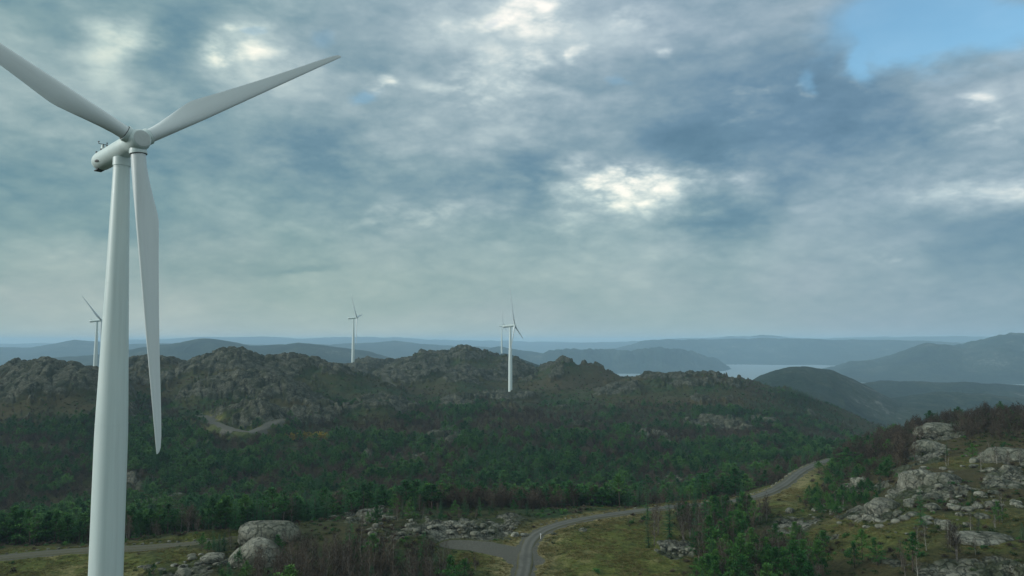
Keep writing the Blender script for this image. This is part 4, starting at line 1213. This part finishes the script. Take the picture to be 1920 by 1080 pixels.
# low scrub and grass
def ground_cover():
    sp = 2.3; P = []
    for d0, d1, sp in ((110, 300, 1.9), (300, 620, 3.6), (620, 1300, 6.5)):
        xm = d1 * 1.0; gx, gy = np.meshgrid(np.arange(-xm, xm, sp), np.arange(d0, d1, sp))
        gx = gx.ravel() + rng.uniform(-.5, .5, gx.size) * sp; gy = gy.ravel() + rng.uniform(-.5, .5, gy.size) * sp
        m = (gx > -gy * .86) & (gx < gy * .98); P.append(np.stack([gx[m], gy[m]], 1))
    P = np.concatenate(P); x, y = P.T
    z, rock, grass, gravel, top = land(x, y); u, d = ud(x, y)
    n1 = fbm(x / 10, y / 10, 4, 401); n2 = fbm(x / 30, y / 30, 3, 411)
    dn = np.clip(.55 + 1.4 * n1, 0, 1) * (1 - ss(rock, .3, .7) * .88) * (1 - grass * .93) * (1 - ss(gravel, .05, .2))
    for nm, (Pp, w_) in ROADP.items():
        dist, _ = nearest(Pp, x, y, w_ + 6); dn *= ss(dist, w_ / 2 + 1.2, w_ / 2 + 2)
    k = rng.random(len(x)) < dn
    x, y, z, d, n2 = x[k], y[k], z[k], d[k], n2[k]; n = len(x)
    sc_ = rng.uniform(.5, 1.3, n) * (1 + .9 * ss(d, 300, 900))
    col = np.where(rng.random(n) < np.clip(.5 + 1.2 * n2, .1, .9), rng.integers(0, 3, n), 3 + rng.integers(0, 3, n))
    protos = [(mesh_of(make_bush(50 + i), 'b', M['shrub']),) for i in range(3)] + [(mesh_of(make_bush(60 + i, .9, .9, 150, .2), 'b', M['twig'] if i else M['pine']),) for i in range(3)]
    instancer('undergrowth', protos, np.stack([x, y, z - .08], 1), np.stack([0 * x, 0 * x, rng.uniform(0, 6.28, n)], 1), np.stack([sc_, sc_, sc_ * rng.uniform(.5, 1.1, n)], 1), col)
    print('undergrowth', n)
    gx, gy = np.meshgrid(np.arange(-150, 150, .5), np.arange(112, 262, .5))
    gx = gx.ravel() + rng.uniform(-.3, .3, gx.size); gy = gy.ravel() + rng.uniform(-.3, .3, gy.size)
    m = np.abs(gx) < gy * .86; x, y = gx[m], gy[m]
    z, rock, grass, gravel, top = land(x, y)
    dn = ss(grass, .2, .8) * (1 - ss(rock, .2, .5)) * (1 - ss(gravel, .3, .9)) * np.clip(.34 + 1.2 * fbm(x / 5, y / 5, 3, 421), .04, 1)
    for nm, (Pp, w_) in ROADP.items():
        dist, _ = nearest(Pp, x, y, w_ + 8)
        if nm in ('main', 'west'): dn = np.maximum(dn, .5 * (dist > w_ / 2 + 1.4) * (1 - ss(dist, w_ / 2 + 2.5, w_ / 2 + 5)))
        dn *= ss(dist, w_ / 2 + .7, w_ / 2 + 1.3)
    k = rng.random(len(x)) < dn; x, y, z = x[k], y[k], z[k]; n = len(x); s_ = rng.uniform(.5, 1.3, n)
    instancer('grass', [(mesh_of(make_tuft(70 + i), 't', M['tuft']),) for i in range(4)], np.stack([x, y, z], 1), np.stack([0 * x, 0 * x, rng.uniform(0, 6.28, n)], 1),
              np.stack([s_, s_, s_], 1), rng.integers(0, 4, n))
    print('grass', n)


ground_cover()


# ------------------------------------------------------------------ boulders and stones
def rock_mesh(seed, sx, sy, sz, rough=.22, sub=4, flat_=0.0):
    import bmesh
    bm = bmesh.new(); bmesh.ops.create_icosphere(bm, subdivisions=sub, radius=1.0)
    P = np.array([v.co for v in bm.verts]); R = np.random.default_rng(seed); o = R.uniform(-50, 50, 3)
    q = P * (.8 if sub > 4 else 1.3)
    n = fbm(q[:, 0] + o[0] + q[:, 2] * .7, q[:, 1] + o[1] - q[:, 2] * .5, 4, seed)
    f1, f2, idc = cells(q[:, 0] * 1.1 + o[0] + q[:, 2] * .9, q[:, 1] * 1.1 + q[:, 2] * .6 + o[1], seed + 3)
    f = 1 + n * rough * 1.1 + (idc - .5) * rough * (.25 if sub > 4 else .7) - .05 * np.exp(-(f2 - f1) * 14)
    P = P * f[:, None]; P = np.sign(P) * np.abs(P) ** .82
    P[:, 2] = np.where(P[:, 2] < 0, P[:, 2] * .7, P[:, 2])
    P *= [sx, sy, sz]
    Fc = np.array([[v.index for v in f_.verts] for f_ in bm.faces]); bm.free()
    return P, Fc


def boulder(name, px, py, d, w, h, seed, label, group, dep=None, rz=0.0, sub=4, mat=None, sink=.25):
    p = place(px, py, d); gz = float(land(np.array([p[0]]), np.array([p[1]]))[0][0]); gz = max(gz, min(p[2], gz + 2.6))
    P, Fc = rock_mesh(seed, w / 2, (dep or w * .8) / 2, h, .34 if px < 600 else .38, sub)
    o = new_mesh(name, P, Fc, mat or M['rock'], loc=(p[0], p[1], gz - h * .08)); o.rotation_euler = (0, 0, rz)
    tag(o, label, 'boulder', group); return o


boulder('boulder', 502, 1004, 176, 13.5, 3.6, 5, 'upper of the two big pale rounded boulders right of the large turbine tower', None, 9, .1, 5)
boulder('boulder', 480, 1050, 160, 9.8, 4.2, 9, 'lower of the two big pale rounded boulders, behind a dark green bush', None, 8, -.3, 5)
boulder('boulder', 398, 1046, 160, 5.0, .9, 12, 'low flat pale boulder left of the two big rounded boulders', None, 4, .3)
boulder('boulder', 342, 1078, 148, 2.8, 1.2, 14, 'small rounded boulder at the bottom edge, right of the large turbine tower', None, 3)
boulder('boulder', 1765, 826, 262, 18, 3.0, 17, 'long pale humped boulder on the brow with a small spruce in front', None, 10, .15, 5)
boulder('boulder', 1745, 862, 238, 10, 2.6, 21, 'tilted pale rock slab directly below the humped boulder on the brow', None, 8, .6, 5)
boulder('boulder', 1722, 938, 196, 9.5, 4.4, 23, 'tall dark-faced rock block in the middle of the rocky slope', None, 8, -.2, 5)
boulder('boulder', 1772, 945, 190, 10, 2.8, 29, 'pale cracked rock to the right of the tall dark-faced block', None, 7, .2, 5)
boulder('boulder', 1653, 966, 180, 7.5, 2.2, 31, 'smooth rounded boulder below and left of the tall rock block', None, 6, 0, 5)
boulder('boulder', 1890, 905, 205, 15, 3.4, 37, 'large pale rock mass at the right edge of the rocky slope', None, 9, -.2, 5)
boulder('boulder', 1840, 1075, 145, 12, 1.3, 41, 'broad flat pale rock in the bottom right corner', None, 8, .1, 5)
boulder('boulder', 1608, 907, 225, 3.6, 1.9, 43, 'upright rock standing between the green scrub and the pale rocks', None, 4)
sizes = [(s, rock_mesh(100 + s, 1, .8, .62, .28, 3)) for s in range(6)]
smesh = []
for s, (P, Fc) in sizes:
    o = new_mesh('stone', P, Fc, M['rock']); smesh.append(o.data); bpy.data.objects.remove(o)


def stone(name, x, y, s, label, cat, group, flatn=1.0):
    gz = float(land(np.array([x]), np.array([y]))[0][0])
    o = bpy.data.objects.new(name, smesh[int(rng.integers(6))]); col0.objects.link(o)
    o.location = (x, y, gz + s * .05); o.scale = (s, s, s * flatn); o.rotation_euler = (rng.uniform(-.2, .2), rng.uniform(-.2, .2), rng.uniform(0, 6.28)); tag(o, label, cat, group)


# the line of stones that edges the roads
for key, side, t0, t1, n, lab in (('main', -1, .55, .93, 60, 'small pale edging stone along the outer side of the far road bend'), ('main', -1, .30, .54, 30, 'small pale edging stone on the outer verge of the road beyond the fork'),
                                  ('west', -1, .3, .95, 34, 'small grey edging stone on the far verge of the left gravel track')):
    P, wd = ROADP[key]; T = np.gradient(P[:, :2], axis=0); T /= np.linalg.norm(T, axis=1)[:, None]; Nn = np.stack([T[:, 1], -T[:, 0]], 1) * (-1 if key == 'main' else -1)
    for j in range(n):
        t = t0 + (t1 - t0) * (j + rng.random() * .9) / n; i = int(t * (len(P) - 1))
        q = P[i, :2] + Nn[i] * (wd / 2 + rng.uniform(1.0, 1.8)) * (1)
        stone('edging_stone', q[0], q[1], rng.uniform(.22, .55), lab, 'stone', 'edging stones along the roads' if key == 'main' else 'edging stones along the left track')
# loose blocks on the right-hand slope and by the road cutting
for cx, cy, rx, ry, d0, d1, n, smax, lab, grp in ((1760, 955, 170, 40, 165, 215, 90, 1.5, 'loose pale rock block scattered among the outcrops of the rocky slope', 'loose blocks on the rocky slope'),
        (1830, 880, 100, 30, 190, 250, 36, 1.8, 'loose grey rock block high on the rocky slope at the right', 'loose blocks high on the slope'), (1560, 965, 90, 20, 172, 205, 26, 1.3, 'loose pale rock block at the foot of the green scrub', 'loose blocks below the scrub'),
        (860, 992, 130, 14, 172, 205, 70, 1.1, 'broken rock block on the cut bank behind the road fork', 'broken rocks of the road bank'), (690, 972, 70, 16, 186, 215, 34, 1.4, 'pale rock block on the outcrop behind the bare thicket', 'rocks behind the thicket'),
        (1272, 1034, 26, 8, 160, 180, 12, .9, 'small white rock in the pile at the edge of the grove', 'white rocks by the grove'), (350, 1062, 80, 20, 140, 165, 18, .9, 'small pale rock left of the two big rounded boulders', 'small rocks near the big boulders')):
    k = 0
    while k < n:
        qx = rng.normal(cx, rx * .6); qy = rng.normal(cy, ry * .6)
        # march down the view line to the ground
        ds = np.linspace(d0 - 15, d1 + 25, 120); pp = np.array([place(qx, qy, t) for t in ds]); gz = land(pp[:, 0], pp[:, 1])[0]
        hit = np.nonzero(pp[:, 2] < gz)[0]
        if len(hit) == 0: k += 1; continue
        p = pp[hit[0]]; stone('rock_block', p[0], p[1], smax * rng.uniform(.2, 1) ** 1.6 + .2, lab, 'rock', grp, rng.uniform(.6, 1.1)); k += 1

# a yellow-leaved clump in the wood
for j in range(7):
    qx = 545 + j * 10; ds = np.linspace(420, 700, 200); pp = np.array([place(qx, 826, t) for t in ds]); gz = land(pp[:, 0], pp[:, 1])[0]; hit = np.nonzero(pp[:, 2] < gz)[0]
    p = pp[hit[0]] if len(hit) else pp[100]
    if j == 0:
        ym = mesh_of(make_bush(91, 2.2, 3.4, 420, .3), 'foliage', M['yellow']); yt = MB(); yt.tube([(0, 0, -.4), (0, 0, 2.2)], [.1, .04], 6); yt = mesh_of(yt, 'stem', M['pale'])
    r = empty('yellow_shrub', (p[0], p[1] + rng.uniform(-3, 3), gz[hit[0]] if len(hit) else p[2]), rng.uniform(0, 6)); s = rng.uniform(1.6, 2.1); r.scale = (s * 1.25, s * 1.25, s)
    for nm, me in (('stem', yt), ('foliage', ym)):
        c = bpy.data.objects.new(nm, me); col0.objects.link(c); c.parent = r
    tag(r, 'yellow-leaved shrub in the wood to the right of the distant gravel clearing', 'shrub', 'yellow shrubs in the wood')

# white marker post on the inside of the bend
p = onz(1006, 1010, -48); gz = float(land(np.array([p[0]]), np.array([p[1]]))[0][0])
r = empty('marker_post', (p[0] + 1.0, p[1], gz - .05)); mb = MB(); mb.tube([(0, 0, -.3), (0, 0, .95)], [.07, .06], 8); mb.build('post', M['paint'], r)
mb = MB(); mb.box((0, 0, 1.12), (.12, .09, .14)); mb.build('head', M['paint'], r, False)
tag(r, 'small white marker post on the grass verge inside the road bend', 'post')

# ------------------------------------------------------------------ the air
hb = 20500.0
hm = MB(); hm.box((0, 0, (75 - 330) / 2), (hb, hb, (75 + 330) / 2))
haze = hm.build('haze', None, None, False)
hmat = bpy.data.materials.new('haze'); hmat.use_nodes = True
N = NT(hmat.node_tree); ho = N.n('ShaderNodeOutputMaterial'); pv = N.n('ShaderNodeVolumePrincipled')
pv.inputs['Color'].default_value = (.53, .79, 1.0, 1); pv.inputs['Density'].default_value = 1.0e-4; pv.inputs['Anisotropy'].default_value = 0.0
N.t.links.new(pv.outputs[0], ho.inputs['Volume'])
haze.data.materials.append(hmat); tag(haze, kind='stuff')
